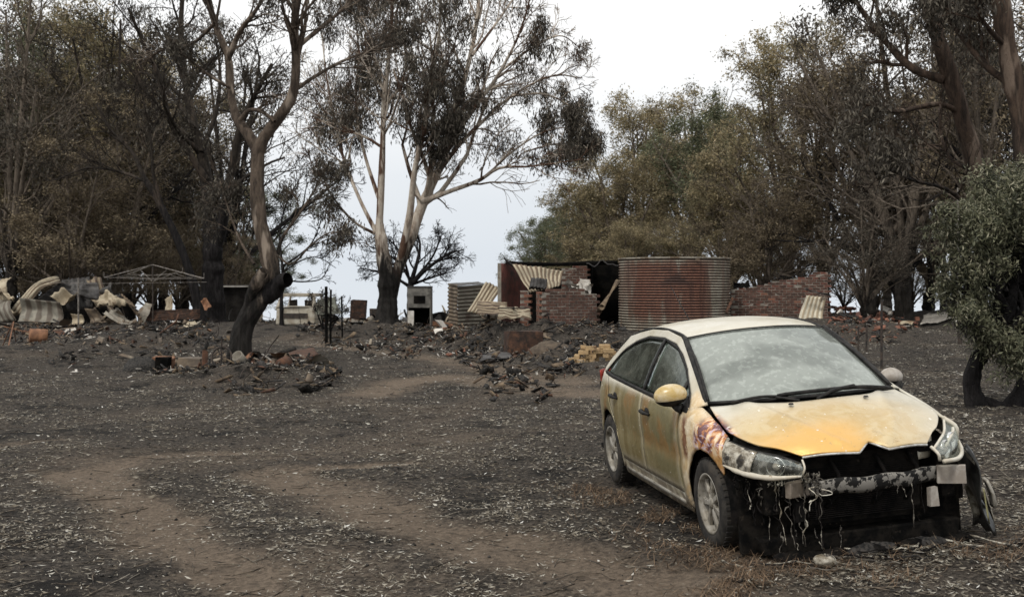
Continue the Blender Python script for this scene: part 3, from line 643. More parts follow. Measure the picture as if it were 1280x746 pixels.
# ---- burnt front end
fe = MB()
fe.box((.15, 0, .47), (.80, .84, .40), jit=.02); fe.box((.52, 0, .66), (.10, 1.10, .05)); fe.box((.50, 0, .42), (.06, .72, .40))
fe.box((.50, -.62, .50), (.12, .10, .36)); fe.box((.50, .62, .50), (.12, .10, .36))
fe.box((.2, 0, .735), (.6, 1.0, .05)); fe.box((-.15, 0, .2), (1.1, 1.2, .03))
fe.box((.38, 0, .31), (.06, 1.58, .54)); fe.box((.42, 0, .10), (.22, 1.4, .10), None, .03)  # wide black boards added; the shade of the hollow nose is their colour
fe.obj('engine_bay', M_sootg, car, bevel=.01)
rad = MB()
for k in range(26): rad.box((.56, 0, .27+k*.013), (.015, .74, .005))
rad.obj('radiator', M_soot, car)
for y in (-.22, .1, .33): MB().tube(spline([(.58, y, .66), (.62, y+.05, .5), (.57, y-.03, .34)], 8), .014, 6).obj('coolant_hose', M_soot, car, True)
bm_ = MB(); bm_.grid(lambda u, v: (.66-.10*(2*u-1)**2+.012*math.sin(v*math.pi)+.03*v, (u-.5)*1.12, .435+.105*v+.006*math.sin(u*23)), 32, 4); bm_.obj('bumper_beam', M_beam, car, True, thick=.03)
for s in (-1, 1):
    o = MB().box((.64, s*(.60 if s > 0 else .475), .485 if s > 0 else .495), (.05, .185, .12 if s > 0 else .10), rotm(0, 0, -s*R(24)), .004).obj('crash_box', M_crash if s > 0 else M_crashb, car, bevel=.004)
    MB().box((.62, s*.47, .345), (.04, .06, .13), None, .006).obj('bracket', M_crash if s > 0 else M_soot, car)
# headlamps
for s in (-1, 1):
    hl = bpy.data.objects.new('headlight', None); C.objects.link(hl); hl.parent = car
    if s < 0: hl['label'] = 'melted right headlight hanging in strings'
    top = [(.265, .785, .790), (.43, .685, .738), (.575, .565, .712), (.67, .455, .668)]
    low = [(.315, .840, .640), (.48, .765, .605), (.63, .645, .588), (.735, .480, .600)]
    mid = [(.33, .835, .735), (.50, .745, .70), (.645, .625, .668), (.735, .475, .645)]
    Z3 = [[(x, s*y, z) for x, y, z in q] for q in (low, mid, top)]
    rows3('lens', Z3, M_lens if s < 0 else M_lens, nu=18, nv=6, thick=.004, parent=hl)
    bk = [[(x-.17, y*.86, z+(.0 if q is not Z3[0] else -.01)) for x, y, z in q] for q in Z3]
    rows3('housing', bk, M_lampin if s < 0 else M_pale, nu=12, nv=4, thick=.01, parent=hl)
    for (x, y, z, r) in ((.585, .590, .643, .058), (.47, .705, .678, .050)):
        b_ = MB().lathe([(.0, -.05), (r*.5, -.045), (r*.85, -.02), (r, .02), (r*1.06, .022), (r*1.06, .0)], 24, 'x').obj('reflector', M_chrome, hl, True, (x, s*y, z)); b_.rotation_euler = (0, 0, s*R(38))
        MB().lathe([(0, .03), (r*.3, .022), (r*.42, .0), (r*.3, -.04)], 16, 'x').obj('bulb', M_crash, b_, True)
    # pale strip under the lens, melted on the right lamp
    e = spline([(x+.012, s*(y+.012), z-.004) for x, y, z in low], 18)
    rs = [((.007+.015*math.sin(math.pi*k_/17)*(.7+.5*rng.random())) if s < 0 else .015) for k_ in range(18)]
    MB().tube(e, rs, 8).obj('lamp_rim', M_pale, hl, True)
    e = spline([(x+.006, s*(y+.006), z-.004) for x, y, z in top], 14)
    MB().tube(e, [.010 if s > 0 else .007]*14, 6).obj('lamp_rim', M_pale if s > 0 else M_black, hl, True)
    e = spline([(.725, s*.475, .60), (.735, s*.462, .645), (.675, s*.448, .685)], 8)
    MB().tube(e, [.007 if s < 0 else .011]*8, 6).obj('lamp_rim', M_pale, hl, True)
    e = spline([(.318, s*.845, .640), (.33, s*.842, .735), (.268, s*.785, .798)], 8)
    MB().tube(e, [.017 if s > 0 else .012]*8, 6).obj('lamp_rim', M_pale if s > 0 else M_melt, hl, True)
    if s < 0:
        # blistered outer third of the lens: crumpled melted skin
        def bl(u, v):
            a = np.array(spline(Z3[0], 13)); c_ = np.array(spline(Z3[1], 13)); d_ = np.array(spline(Z3[2], 13)); i = min(12, int(u*5)); t = u*5-i if i < 12 else 0
            q = [k_[i]*(1-t)+k_[min(i+1, 12)]*t for k_ in (a, c_, d_)]; w0 = (1-v)*(1-2*v); w1 = 4*v*(1-v); w2 = v*(2*v-1); p = q[0]*w0+q[1]*w1+q[2]*w2
            n_ = .022*(fbm(np.array([u*6.+3]), np.array([v*7.]), 3)[0]-.3); return (p[0]+n_+.008, p[1]-n_-.010, p[2])
        MB().grid(bl, 16, 14).obj('melted_skin', M_melt, hl, True, thick=.004)
    else:
        e = [(.36, .80, .735), (.42, .765, .725), (.50, .70, .71), (.56, .645, .695), (.62, .58, .665)]
        MB().tube(spline(e, 12), .012, 6).obj('lamp_divider', M_pale, hl, True)
# strings of melted plastic and wiring hanging from the right lamp
def strand(p0, p1, r, mat, name, wob=.03, n=9, parent=None):
    P = []
    for k in range(n):
        t = k/(n-1); P.append((p0[0]+(p1[0]-p0[0])*t+random.uniform(-wob, wob)*math.sin(math.pi*min(1, t*1.1)), p0[1]+(p1[1]-p0[1])*t+random.uniform(-wob, wob)*math.sin(math.pi*min(1, t*1.1)), p0[2]+(p1[2]-p0[2])*t+random.uniform(-wob, wob)*.4))
    rs = [r*random.choice((.5, .8, 1, 1.3, 2.6))*random.uniform(.7, 1.2) for _ in range(28)]
    MB().tube(spline(P, 28), rs, 6).obj(name, mat, parent or car, True)
for k in range(46):
    y = -.80+.44*random.random(); x = .36+.9*(-.40-y+.05)*-.0+.30*(1-(abs(y)-.42)/.4); z0 = .60
    ln = random.choice((.08, .12, .16, .2, .26, .34, .46)); strand((x+.03, y, z0), (x+.03+random.uniform(-.06, .08), y+random.uniform(-.03, .03), z0-ln), .0034 if ln < .3 else .0022, random.choice((M_melt, M_melt2, M_soot, M_soot, M_soot, M_melt2, M_melt2)), 'melted_strand', random.choice((.008, .02, .045)), 12)
for k in range(10):
    y = random.uniform(-.40, .45); strand((.70, y, .50), (.70+random.uniform(0, .05), y+random.uniform(-.04, .04), .50-random.uniform(.06, .34)), .002, random.choice((M_melt2, M_soot, M_soot)), 'melted_strand', .010)
strand((.70, -.38, .52), (.74, -.45, .38), .003, M_pale, 'wire_loop', .04)
MB().tube(spline([(.74, -.36, .50), (.76, -.31, .485), (.755, -.30, .465), (.75, -.36, .462), (.745, -.385, .48)], 16), .0035, 6).obj('wire_loop', M_pale, car, True)
# ragged flap of the bumper corner still hanging on the left side, with the fog lamp in it
def flap(u, v):
    x = .52-.34*u**1.6+.10*v*(1-u)+.015*math.sin(u*9+v*5)+.05*math.sin(v*3.1)*(1-u); y = .77+.15*u+.10*v+.03*math.sin(v*7+u*3); z = .62-.57*v-.03*u+.02*math.sin(u*14+v*3)
    return (x, y, z)
o = MB().grid(flap, 12, 18).obj('bumper_corner', M_black, car, True, thick=.008, label=None) if False else MB().grid(flap, 12, 18).obj('bumper_corner', nmat('shiny_black_plastic', (.01, .01, .01), (.03, .03, .028), 7, .3, .004), car, True, thick=.008)
o['label'] = 'torn black corner of the front bumper hanging by the wheel'
MB().grid(lambda u, v: (.505-.15*u+.01, .822+.05*u+.06*v, .60-.20*v-.02*u), 5, 8).obj('bumper_paint_strip', M_pale, car, True, thick=.008)
MB().grid(lambda u, v: (.575-.10*u+.03*math.sin(v*3), .885+.035*u+.045*v, .40-.19*v), 5, 8).obj('fog_lamp', M_alloy, car, True, thick=.02)
MB().grid(lambda u, v: (.62-.03*u, .835+.03*u+.02*v, .36-.20*v-.05*u), 4, 8).obj('torn_strip', nmat('yellowed_plastic', (.35, .33, .16), (.12, .11, .06), 9, .6, 0), car, True, thick=.006)
MB().grid(lambda u, v: (.42-.20*u+.05*v, .97+.035*math.sin(u*4)+.03*v, .30-.22*v), 6, 6).obj('liner_shred', M_melt, car, True, thick=.006)

# lumps of fused bumper skin low down on the ash
def sag(u, v):
    y = (u-.5)*1.30; e = fbm(np.array([u*9.+2]), np.array([v*3.+4]), 4)[0]; e2 = fbm(np.array([u*26.]), np.array([1.5]), 2)[0]
    return (.46+.12*v+.08*(e-.45)-.10*(2*u-1)**2, y+.03*(e-.4), .17-.15*v*(.4*e2+.75)+.05*(e-.45))
for k in range(26):
    y = random.uniform(-.72, .74); r_ = random.uniform(.03, .09); s0_ = random.random()*30
    MB().grid(lambda u, v: (lambda a, q, f: (.60-.1*y*y+r_*.8*f*math.cos(q)*math.cos(a), y+r_*1.7*f*math.cos(q)*math.sin(a), .02+r_*.7*f*math.sin(q)))(u*2*math.pi, (v-.5)*math.pi, .6+.9*fbm(np.array([math.cos(u*6.28)+s0_]), np.array([math.sin(u*6.28)+v*2]), 3)[0]), 14, 8).obj('fused_lump', random.choice((M_soot, M_sootg, M_sootg, M_char)), car, True)
for k in range(6):
    y = random.uniform(-.62, .6); strand((.52-.1*y*y, y, .20), (.55, y+random.uniform(-.05, .05), .03), .003, random.choice((M_soot, M_soot, M_melt2)), 'melted_strand', .02, 8)
# melted wreckage of the bumper on the ground under the nose
M_cy, M_sy = math.cos(-1.402), math.sin(-1.402)
def c2w(x, y): return (2.234+x*M_cy-y*M_sy, 7.769+x*M_sy+y*M_cy)
sl = []
for k in range(46):
    a = rng.random(); wx, wy = c2w(.55+.4*rng.random(), -1.0+2.0*rng.random()); ang = rng.normal(-.1, .7); L = .04+.16*rng.random()
    P = [(wx+math.cos(ang)*L*t+random.uniform(-.02, .02), wy+math.sin(ang)*L*t+random.uniform(-.02, .02), float(gz(wx, wy)[0])+.02+random.uniform(0, .02)) for t in (-1, -.5, 0, .5, 1)]
    o = MB().tube(spline(P, 12), [random.uniform(.002, .008) for _ in range(12)], 5).obj('melted_shard', random.choice((M_melt, M_melt2, M_soot, M_char)), None, True)
    tag(o, 'twisted shard of melted plastic on the ground before the car nose', 'plastic shard', 'melted plastic shards under the car nose')
wx, wy = c2w(.80, -.40)
def lump(u, v):
    a, q = u*2*math.pi, (v-.5)*math.pi; r = .055*(.8+.5*fbm(np.array([math.cos(a)*math.cos(q)*2+5]), np.array([math.sin(q)*2+math.sin(a)*1.5+5]), 3)[0])
    return (r*1.3*math.cos(q)*math.cos(a), r*math.cos(q)*math.sin(a), r*.8*math.sin(q))
o = MB().grid(lump, 20, 12).obj('plastic_lump', M_melt, None, True, (wx, wy, G(wx, wy)+.05)); tag(o, 'pale melted lump below the right headlight', 'plastic lump')

# ================================================================ TREES
def nrm(a): return a/(np.linalg.norm(a, axis=-1, keepdims=True)+1e-9)
def paths(start, dirs, length, K, wig, trop):
    """grow n crooked centre lines: (n,K,3)"""
    n = len(start); P = np.empty((n, K, 3)); P[:, 0] = start; d = nrm(dirs); st = (length/(K-1))[:, None]
    for k in range(1, K):
        d = nrm(d+rng.normal(0, wig, (n, 3))+np.array([0, 0, trop])); P[:, k] = P[:, k-1]+d*st
    return P
def children(P, Rr, m, tmin, ang, lr, rr, K, wig, trop, tpow=1.0, lmin=.12):
    """m children on each parent path"""
    n, Kp, _ = P.shape; t = tmin+(1-tmin)*rng.random((n, m))**tpow*.98; u = t*(Kp-1); i = np.minimum(u.astype(int), Kp-2); f = (u-i)[..., None]
    ar = np.arange(n)[:, None]; a, b = P[ar, i], P[ar, i+1]; s = a*(1-f)+b*f; tan = nrm(b-a); r0 = (Rr[ar, i]*(1-f[..., 0])+Rr[ar, i+1]*f[..., 0])
    q = nrm(np.cross(tan, rng.normal(0, 1, (n, m, 3)))); al = R(ang)*(.6+.8*rng.random((n, m, 1)))
    d = tan*np.cos(al)+q*np.sin(al)
    L = np.linalg.norm(np.diff(P, axis=1), axis=2).sum(1)[:, None]*lr*(1.15-.65*t)*(.7+.6*rng.random((n, m))); L = np.maximum(L, lmin)
    C_ = paths(s.reshape(-1, 3), d.reshape(-1, 3), L.ravel(), K, wig, trop)
    rc = np.minimum(r0*rr, r0*.9).ravel(); RR = rc[:, None]*np.linspace(1, .35, K)[None]; return C_, RR
def leaves_on(P, per, spread, size, aspect, droop, tint_c, tint_s, hang=0.):
    n, K, _ = P.shape; m = per; t = rng.random((n, m))**.7*(K-1); i = np.minimum(t.astype(int), K-2); f = (t-i)[..., None]; ar = np.arange(n)[:, None]
    s = (P[ar, i]*(1-f)+P[ar, i+1]*f)+rng.normal(0, spread, (n, m, 3)); s = s.reshape(-1, 3); k = len(s); s[:, 2] -= hang*rng.random(k)**1.5
    d = rng.normal(0, 1, (k, 3)); d[:, 2] -= droop; d = nrm(d); w_ = nrm(np.cross(d, rng.normal(0, 1, (k, 3)))); L = size*(.55+.9*rng.random(k))[:, None]
    V, Q = quads_from(s+d*L*.6, d*L, w_*L*aspect)
    tt = np.clip(np.repeat(rng.normal(tint_c, tint_s, n), m)+rng.normal(0, .13, k), 0, 1); return V, Q, np.repeat(tt, 4)
def stack(parts):
    V, Q, T, o = [], [], [], 0
    for p in parts:
        V.append(p[0]); Q.append(p[1]+o); o += len(p[0])
        if len(p) > 2: T.append(p[2])
    return np.vstack(V), np.vstack(Q), (np.concatenate(T) if T else None)
def bark(name, hi, lo, burn, z0, z1, sc_=5, streak=(.75, .70, .62), sf=(.56, .64)):
    """hi/lo bark colours; charred from the ground up to between z0 and z1"""
    m, t, b = nodes_mat(name); N = NT(t); P = N.co(); z = N.sep(P)[2]
    v = N.mapv(P, (1, 1, .22)); n1 = N.noise(v, sc_*1.6, 7, .75, .4); n2 = N.noise(v, sc_*.35, 4, .6)
    c = N.mix(N.ramp(n1, .36, .62), lo, hi); c = N.mix(N.ramp(n2, *sf), c, streak)
    k = N.ramp(N.m('ADD', N.m('ADD', z, N.m('MULTIPLY', N.m('SUBTRACT', n1, .5), 4.)), N.m('MULTIPLY', N.m('SUBTRACT', n2, .5), 5.)), z0+(z1-z0)*.25, z1-(z1-z0)*.25, 1, 0)
    c = N.mix(k, c, N.mix(N.ramp(n1, .4, .65), burn, tuple(x*2.8 for x in burn)))
    t.links.new(c, b.inputs['Base Color']); b.inputs['Roughness'].default_value = .9; b.inputs['Specular IOR Level'].default_value = .15
    t.links.new(N.bump(N.m('ADD', n1, N.m('MULTIPLY', N.noise(v, sc_*5, 4, .7), .5)), .09, 1.0), b.inputs['Normal']); return m
BK_crook = bark('crooked_trunk_bark', (.150, .115, .088), (.050, .039, .031), (.011, .010, .009), .9, 4.2, 4, (.30, .245, .195), (.56, .61))
BK_white = bark('white_gum_bark', (.58, .52, .44), (.34, .26, .20), (.012, .011, .010), 1.6, 5.0, 3.5, (.11, .065, .045), (.50, .55))
BK_dark = bark('burnt_bark', (.055, .045, .036), (.024, .020, .017), (.010, .009, .009), 3, 11, 5, (.09, .07, .055))
BK_mid = bark('smoked_bark', (.20, .165, .13), (.09, .073, .058), (.016, .014, .012), .5, 5, 5, (.20, .165, .13))
BK_red = bark('brown_gum_bark', (.105, .072, .053), (.040, .030, .024), (.012, .011, .010), 1.0, 7, 4, (.20, .15, .115), (.57, .62))
LF_dark = leaf_mat('scorched_leaves', [(0, (.03, .026, .021)), (.4, (.062, .053, .042)), (.75, (.12, .105, .08)), (1, (.22, .195, .155))], .15)
LF_olive = leaf_mat('olive_brown_leaves', [(0, (.060, .054, .034)), (.35, (.150, .132, .078)), (.65, (.265, .225, .130)), (.88, (.38, .305, .175)), (1, (.47, .39, .25))], .3)
LF_green = leaf_mat('green_leaves', [(0, (.045, .052, .032)), (.4, (.10, .115, .066)), (.8, (.175, .185, .105)), (1, (.23, .225, .145))], .25)
LF_brown = leaf_mat('brown_dead_leaves', [(0, (.055, .044, .03)), (.4, (.13, .102, .066)), (.75, (.225, .18, .115)), (1, (.32, .26, .17))], .2)
LF_grey = leaf_mat('grey_green_leaves', [(0, (.028, .031, .018)), (.35, (.075, .080, .047)), (.7, (.165, .165, .10)), (1, (.33, .31, .22))], .2, .45)
def tube_obj(name, PR, mat, parent, ns, smooth=True, kind=None):
    vs = stack([tubes_np(P, Rr, n_) for (P, Rr), n_ in zip(PR, ns)]); o = link(name, np_mesh(name, vs[0], vs[1], mat, smooth), parent)
    if kind: o['kind'] = kind
    return o
def knobbly(P, r0, r1, n, flare=0, amp=.12, pw=.8):
    Q_ = spline(P, n); t = np.linspace(0, 1, n); r = r1+(r0-r1)*(1-t)**pw
    if flare: r = r*(1+flare*np.exp(-t*n*.35))
    r = r*(1+amp*np.sin(t*n*1.1+random.random()*6)*.5+rng.normal(0, amp*.25, n)); return Q_[None], r[None]
def rough(name, PR, mat, parent, ns=26):
    """trunk skin with ridges, hollows and peeling plates"""
    P, Rr = PR; K = 70; u = np.linspace(0, P.shape[1]-1, K); i = np.minimum(u.astype(int), P.shape[1]-2); f = (u-i)[:, None]
    Pn = P[0][i]*(1-f)+P[0][i+1]*f; Rn = Rr[0][i]*(1-f[:, 0])+Rr[0][i+1]*f[:, 0]; V, Q = tubes_np(Pn[None], Rn[None], ns); V = V.reshape(K, ns, 3)
    a = np.arange(ns)*2*np.pi/ns; s0 = rng.random()*90; kk = np.arange(K)[:, None]
    h = (fbm(np.cos(a)[None]*2.2+s0+kk*.03, np.sin(a)[None]*2.2+kk*.13, 4)-.45)*.34+np.round((fbm(np.cos(a)[None]*3+s0+9, np.sin(a)[None]*3+kk*.22, 2)-.4)*5)/5*.10
    V = V+(V-Pn[:, None])*h[..., None]; return link(name, np_mesh(name, V.reshape(-1, 3), Q, mat, True), parent)
def tree(name, label, cat, base, limbs, bk, leaf, spec, group=None, twmat=None):
    """limbs: [(points in tree space, r0, r1)], the first is the trunk"""
    t = thing(name, label, cat, base, 0, group)
    tk = knobbly(limbs[0][0], limbs[0][1], limbs[0][2], 26, spec.get('flare', .35)); rough('trunk', tk, bk, t)
    prs = [tk] if spec.get('from_trunk', False) else []
    for P, r0, r1 in limbs[1:]:
        k = knobbly(P, r0, r1, 18, 0, .10, 1.0); tube_obj('limb', [k], bk, t, [9]); prs.append(k)
    crown(t, prs, bk if twmat is None else twmat, leaf, spec)
    return t
def crown(t, prs, bk, leaf, spec):
    A, RA, LV = [], [], []
    tw, ns = [], []
    Ls = [float(np.linalg.norm(np.diff(P[0], axis=0), axis=1).sum()) for P, _ in prs]; Lm = spec.get('Lref', np.percentile(Ls, 70))
    for (P, Rr), Lp in zip(prs, Ls):
        K = P.shape[1]
        C1 = children(P, Rr, int(np.clip(round(spec.get('m1', 9)*Lp/Lm), 3, spec.get('m1', 9)*1.4)), spec.get('t1', .3), spec.get('a1', 38), spec.get('l1', .42), .55, 8, .16, spec.get('tr1', .06), 1.0, Lm*spec.get('l1', .42)*.30)
        C2 = children(*C1, spec.get('m2', 5), .25, spec.get('a2', 40), spec.get('l2', .5), .6, 6, .18, spec.get('tr2', .03))
        C3 = children(*C2, spec.get('m3', 4), .25, spec.get('a3', 42), spec.get('l3', .55), .6, 4, .2, spec.get('tr3', -.02))
        mr = spec.get('rmin', .006)
        tw += [(C1[0], np.maximum(C1[1], mr)), (C2[0], np.maximum(C2[1], mr)), (C3[0], np.maximum(C3[1], mr*.7))]; ns += [5, 3, 3]
        if leaf is not None:
            L3 = C3[0]; keep = rng.random(len(L3)) < spec.get('keep', 1); L3 = L3[keep]
            L3 = L3[fbm(L3[:, -1, 0]*spec.get('clump', .9)+L3[:, -1, 1]*.5+50, L3[:, -1, 2]*spec.get('clump', .9)+50, 2) > spec.get('gap', .25)]
            if len(L3): LV.append(leaves_on(L3, spec.get('per', 10), spec.get('sp', .10), spec.get('size', .05), spec.get('asp', .28), spec.get('droop', 1.2), spec.get('tc', .5), spec.get('ts', .2), spec.get('hang', 0.)))
    tube_obj('twigs', tw, bk, t, ns, False, 'stuff')
    if LV:
        V, Q, T = stack(LV); o = link('foliage', np_mesh('foliage', V, Q, leaf, attr={'tint': T}), t); o['kind'] = 'stuff'
def loc_pts(base, Y, pts, dy=None):
    """pixel outline of a limb at the tree's distance, each point pushed nearer or farther by dy"""
    o = []
    for k, (px, py) in enumerate(pts):
        d = 0 if dy is None else dy*(k/(len(pts)-1))**1.2
        o.append(at(px, py, Y+d)-Vector(base))
    return o

# --- crooked gum in front of the ruins
b_ = gnd(299, 457); Yb = b_.y; b_ = Vector((b_.x, b_.y, b_.z-.25))
S_crook = dict(m1=9, l1=.40, m2=5, m3=4, per=18, sp=.09, hang=.25, size=.052, keep=.75, droop=1.8, tc=.35, gap=.42, clump=1.4, t1=.35, rmin=.008)
lp = lambda pts, dy=0: loc_pts(b_, Yb, pts, dy)
limbs = [(lp([(298, 466), (300, 435), (305, 408), (322, 378), (340, 352), (336, 320), (326, 285), (321, 240), (322, 205), (322, 186)]), .30, .165),
         (lp([(322, 190), (330, 172), (350, 145), (366, 118), (370, 80), (368, 40), (372, 0), (390, -50), (400, -90)], -.8), .19, .07),
         (lp([(322, 192), (312, 170), (296, 148), (288, 115), (285, 70), (268, 30), (255, -20), (240, -70)], 1.2), .17, .06),
         (lp([(300, 150), (312, 138), (328, 140), (343, 152)], -.3), .07, .05),
         (lp([(285, 75), (300, 40), (322, 10), (345, -30)], -1.2), .09, .035),
         (lp([(370, 60), (395, 40), (425, 15), (460, -20)], .9), .08, .03),
         (lp([(366, 115), (395, 95), (432, 75), (478, 60), (520, 52)], 1.4), .06, .02),
         (lp([(327, 290), (318, 330), (300, 300), (285, 260), (275, 225)][1:], 1.2), .05, .015),
         (lp([(342, 340), (352, 300), (372, 270), (395, 235), (408, 205)], 1.0), .06, .012),
         (lp([(345, 318), (365, 330), (390, 305), (415, 290), (440, 296)], -.9), .035, .010),
         (lp([(268, 30), (240, 55), (205, 62), (170, 85)], 1.6), .055, .02),
         (lp([(288, 110), (262, 95), (230, 70), (200, 60)], -1.0), .05, .015)]
limbs = [(p, a*.80, b*.80) for p, a, b in limbs]
tr = tree('crooked_gum', 'crooked brown gum tree leaning over the burnt yard with a charred bent foot', 'tree', b_, limbs, BK_crook, LF_dark, dict(S_crook, flare=.45))
kn = knobbly(lp([(332, 372), (342, 362), (352, 352), (360, 349)], -.3), .22, .15, 8, 0, .2); tube_obj('burl', [kn], BK_dark, tr, [12])
kn = knobbly(lp([(311, 392), (314, 370), (322, 352), (330, 338)], -.4), .16, .12, 10, 0, .2); tube_obj('limb', [kn], BK_crook, tr, [10])

# --- the tall white gum behind the ruins
b_ = at(484, 398, 44); b_.z = G(b_.x, 44)-.3; Yb = 44; lp = lambda pts, dy=0: loc_pts(b_, Yb, pts, dy)
S_gum = dict(m1=14, l1=.36, a1=36, m2=6, m3=5, per=26, sp=.12, hang=.55, size=.085, asp=.24, keep=.9, droop=2.6, tc=.40, gap=.395, clump=.6, t1=.30, rmin=.012, tr3=-.12)
limbs = [(lp([(483, 404), (484, 375), (482, 345), (478, 312), (474, 280)]), .50, .24),
         (lp([(486, 380), (496, 340), (512, 300), (528, 255), (545, 220), (560, 180), (572, 130), (588, 70), (598, 10), (600, -60)], 2), .34, .07),
         (lp([(474, 285), (476, 240), (478, 190), (480, 130), (486, 70), (490, 10), (488, -50)], -1), .20, .06),
         (lp([(500, 325), (512, 270), (518, 215), (530, 160), (536, 110), (548, 50), (552, -20)], -3), .20, .05),
         (lp([(529, 252), (560, 240), (598, 226), (625, 210), (665, 208), (730, 199)], -3), .14, .025),
         (lp([(548, 215), (575, 180), (600, 155), (640, 120), (690, 95), (728, 98)], 3), .13, .03),
         (lp([(640, 120), (680, 118), (715, 135), (742, 170)], -2), .07, .02), (lp([(625, 90), (665, 60), (700, 45), (725, 60)], 2), .07, .02), (lp([(655, 190), (700, 180), (735, 195)], 1), .05, .02),
         (lp([(560, 180), (590, 140), (625, 90), (650, 40), (665, -10)], -2), .12, .035),
         (lp([(610, 218), (640, 190), (680, 165), (715, 160), (745, 170)], 2), .06, .02),
         (lp([(470, 290), (450, 250), (430, 200), (418, 150), (408, 95), (402, 40)], 2), .11, .03),
         (lp([(468, 292), (440, 275), (412, 240), (395, 200)], -3), .08, .02),
         (lp([(474, 250), (455, 190), (445, 130), (448, 60), (440, 0)], 3), .10, .03),
         (lp([(590, 70), (620, 30), (650, -10), (690, -40)], 3), .08, .03),
         (lp([(536, 110), (510, 70), (500, 20), (505, -40)], 3), .08, .03),
         (lp([(528, 255), (515, 230), (540, 180), (560, 150)], -2), .06, .02)]
limbs = [(p, a*.80, b*.75) for p, a, b in limbs]
tr = tree('tall_white_gum', 'tall white gum with many pale spreading limbs and drooping dark leaves', 'tree', b_, limbs, BK_white, LF_dark, dict(S_gum, flare=.3))

# --- dark twin-trunked tree left of the crooked gum
b_ = at(266, 388, 57); b_.z = G(b_.x, 57)-.2; Yb = 57; lp = lambda pts, dy=0: loc_pts(b_, Yb, pts, dy)
S_dk = dict(m1=10, l1=.42, a1=36, m2=5, m3=4, per=20, sp=.13, hang=.3, size=.065, asp=.26, keep=.85, droop=1.8, tc=.4, gap=.41, clump=.8, t1=.3, rmin=.010)
limbs = [(lp([(266, 405), (266, 350), (266, 310), (262, 270)]), .36, .24),
         (lp([(262, 272), (258, 230), (252, 190), (240, 150), (232, 100), (226, 40), (230, -30)], 2), .22, .06),
         (lp([(266, 320), (276, 290), (282, 250), (292, 200), (300, 160), (318, 120), (340, 80)], -2), .20, .05),
         (lp([(258, 225), (235, 190), (212, 150), (200, 100), (182, 60), (160, 10)], -2), .12, .04),
         (lp([(252, 190), (270, 140), (275, 90), (268, 40)], 3), .09, .03),
         (lp([(244, 160), (215, 120), (190, 95), (165, 90)], 3), .07, .03)]
limbs = [(p, a*1.65, b*1.65) for p, a, b in limbs]; S_dk = dict(S_dk, sp=.20, hang=.5, size=.10, rmin=.016, clump=.5)
tree('twin_trunk_tree', 'blackened twin-trunked tree behind the clothes hoist', 'tree', b_, limbs, BK_dark, LF_dark, S_dk)
b_ = at(246, 384, 55); b_.z = G(b_.x, 55)-.2; Yb = 55; lp = lambda pts, dy=0: loc_pts(b_, Yb, pts, dy)
tree('leaning_tree', 'thin black tree leaning towards the sheds with a sparse top', 'tree', b_, [(lp([(252, 404), (240, 350), (222, 300), (200, 255), (180, 222)]), .22, .14), (lp([(180, 222), (165, 190), (140, 165), (120, 130)], 1), .12, .05), (lp([(205, 262), (192, 220), (188, 170), (178, 120)], -1), .10, .035), (lp([(185, 228), (150, 215), (110, 210), (70, 225)], 1), .09, .035)], BK_dark, LF_dark, dict(S_dk, gap=.42, per=9))

# --- bare black tree and small burnt shrubs
b_ = at(516, 392, 56); b_.z = G(b_.x, 56)-.3; Yb = 56; lp = lambda pts, dy=0: loc_pts(b_, Yb, pts, dy)
tree('bare_tree', 'bare black round-crowned tree behind the white gum trunk', 'tree', b_, [(lp([(514, 400), (513, 370), (514, 350)]), .20, .14), (lp([(513, 356), (505, 325), (492, 305), (480, 296)], -1), .08, .02), (lp([(514, 354), (538, 325), (548, 305), (552, 294)], 1), .08, .02), (lp([(514, 352), (500, 330), (480, 315), (462, 308)], 1), .09, .03), (lp([(514, 352), (522, 325), (525, 305), (520, 290)], 1), .12, .03), (lp([(514, 355), (535, 335), (560, 318), (580, 312)], -1), .12, .03), (lp([(516, 355), (545, 345), (570, 338)], 1), .08, .02), (lp([(512, 358), (490, 345), (465, 338), (450, 335)], -1), .09, .02)],
     BK_dark, None, dict(m1=12, m2=7, m3=5, l1=.5, rmin=.010, t1=.15, a1=45))
def shrub(name, label, px, py, Y, h, n, leaf=None, bk=BK_dark, spec=None, cat='shrub', group=None):
    b = at(px, py, Y); b.z = G(b.x, Y)-.05; L = []
    for k in range(n):
        a = random.random()*6.28; s = .35*h*random.random()+.1*h; L.append(([(0, 0, 0), (math.cos(a)*s*.4, math.sin(a)*s*.4, h*.4), (math.cos(a)*s, math.sin(a)*s, h*(.75+.3*random.random()))], .035*h/2, .008))
    return tree(name, label, cat, b, L, bk, leaf, spec or dict(m1=6, m2=4, m3=3, l1=.4, rmin=.008, per=6, sp=.05, size=.05, keep=.5), group)
shrub('burnt_shrub', 'small burnt shrub with a few curled leaves beside the wrecked utility', 408, 388, 36, 1.5, 6, LF_dark)
# thin curving bare shoots between the crooked gum and the white gum
b_ = at(352, 398, 46); b_.z = G(b_.x, 46)-.1; Yb = 46; lp = lambda pts, dy=0: loc_pts(b_, Yb, pts, dy)
tree('bare_sapling', 'bare sapling of thin curving shoots right of the crooked trunk', 'tree', b_, [(lp([(352, 412), (352, 360), (354, 330)]), .08, .055), (lp([(354, 332), (375, 318), (392, 300), (405, 265)], 1), .05, .017), (lp([(352, 350), (380, 352), (402, 348), (412, 330)], -1), .04, .014), (lp([(353, 335), (350, 290), (360, 250), (380, 215)], 1), .05, .017), (lp([(354, 340), (378, 325), (398, 322), (420, 335)], .5), .035, .012)], BK_dark, None, dict(m1=7, m2=4, m3=3, l1=.4, rmin=.010))

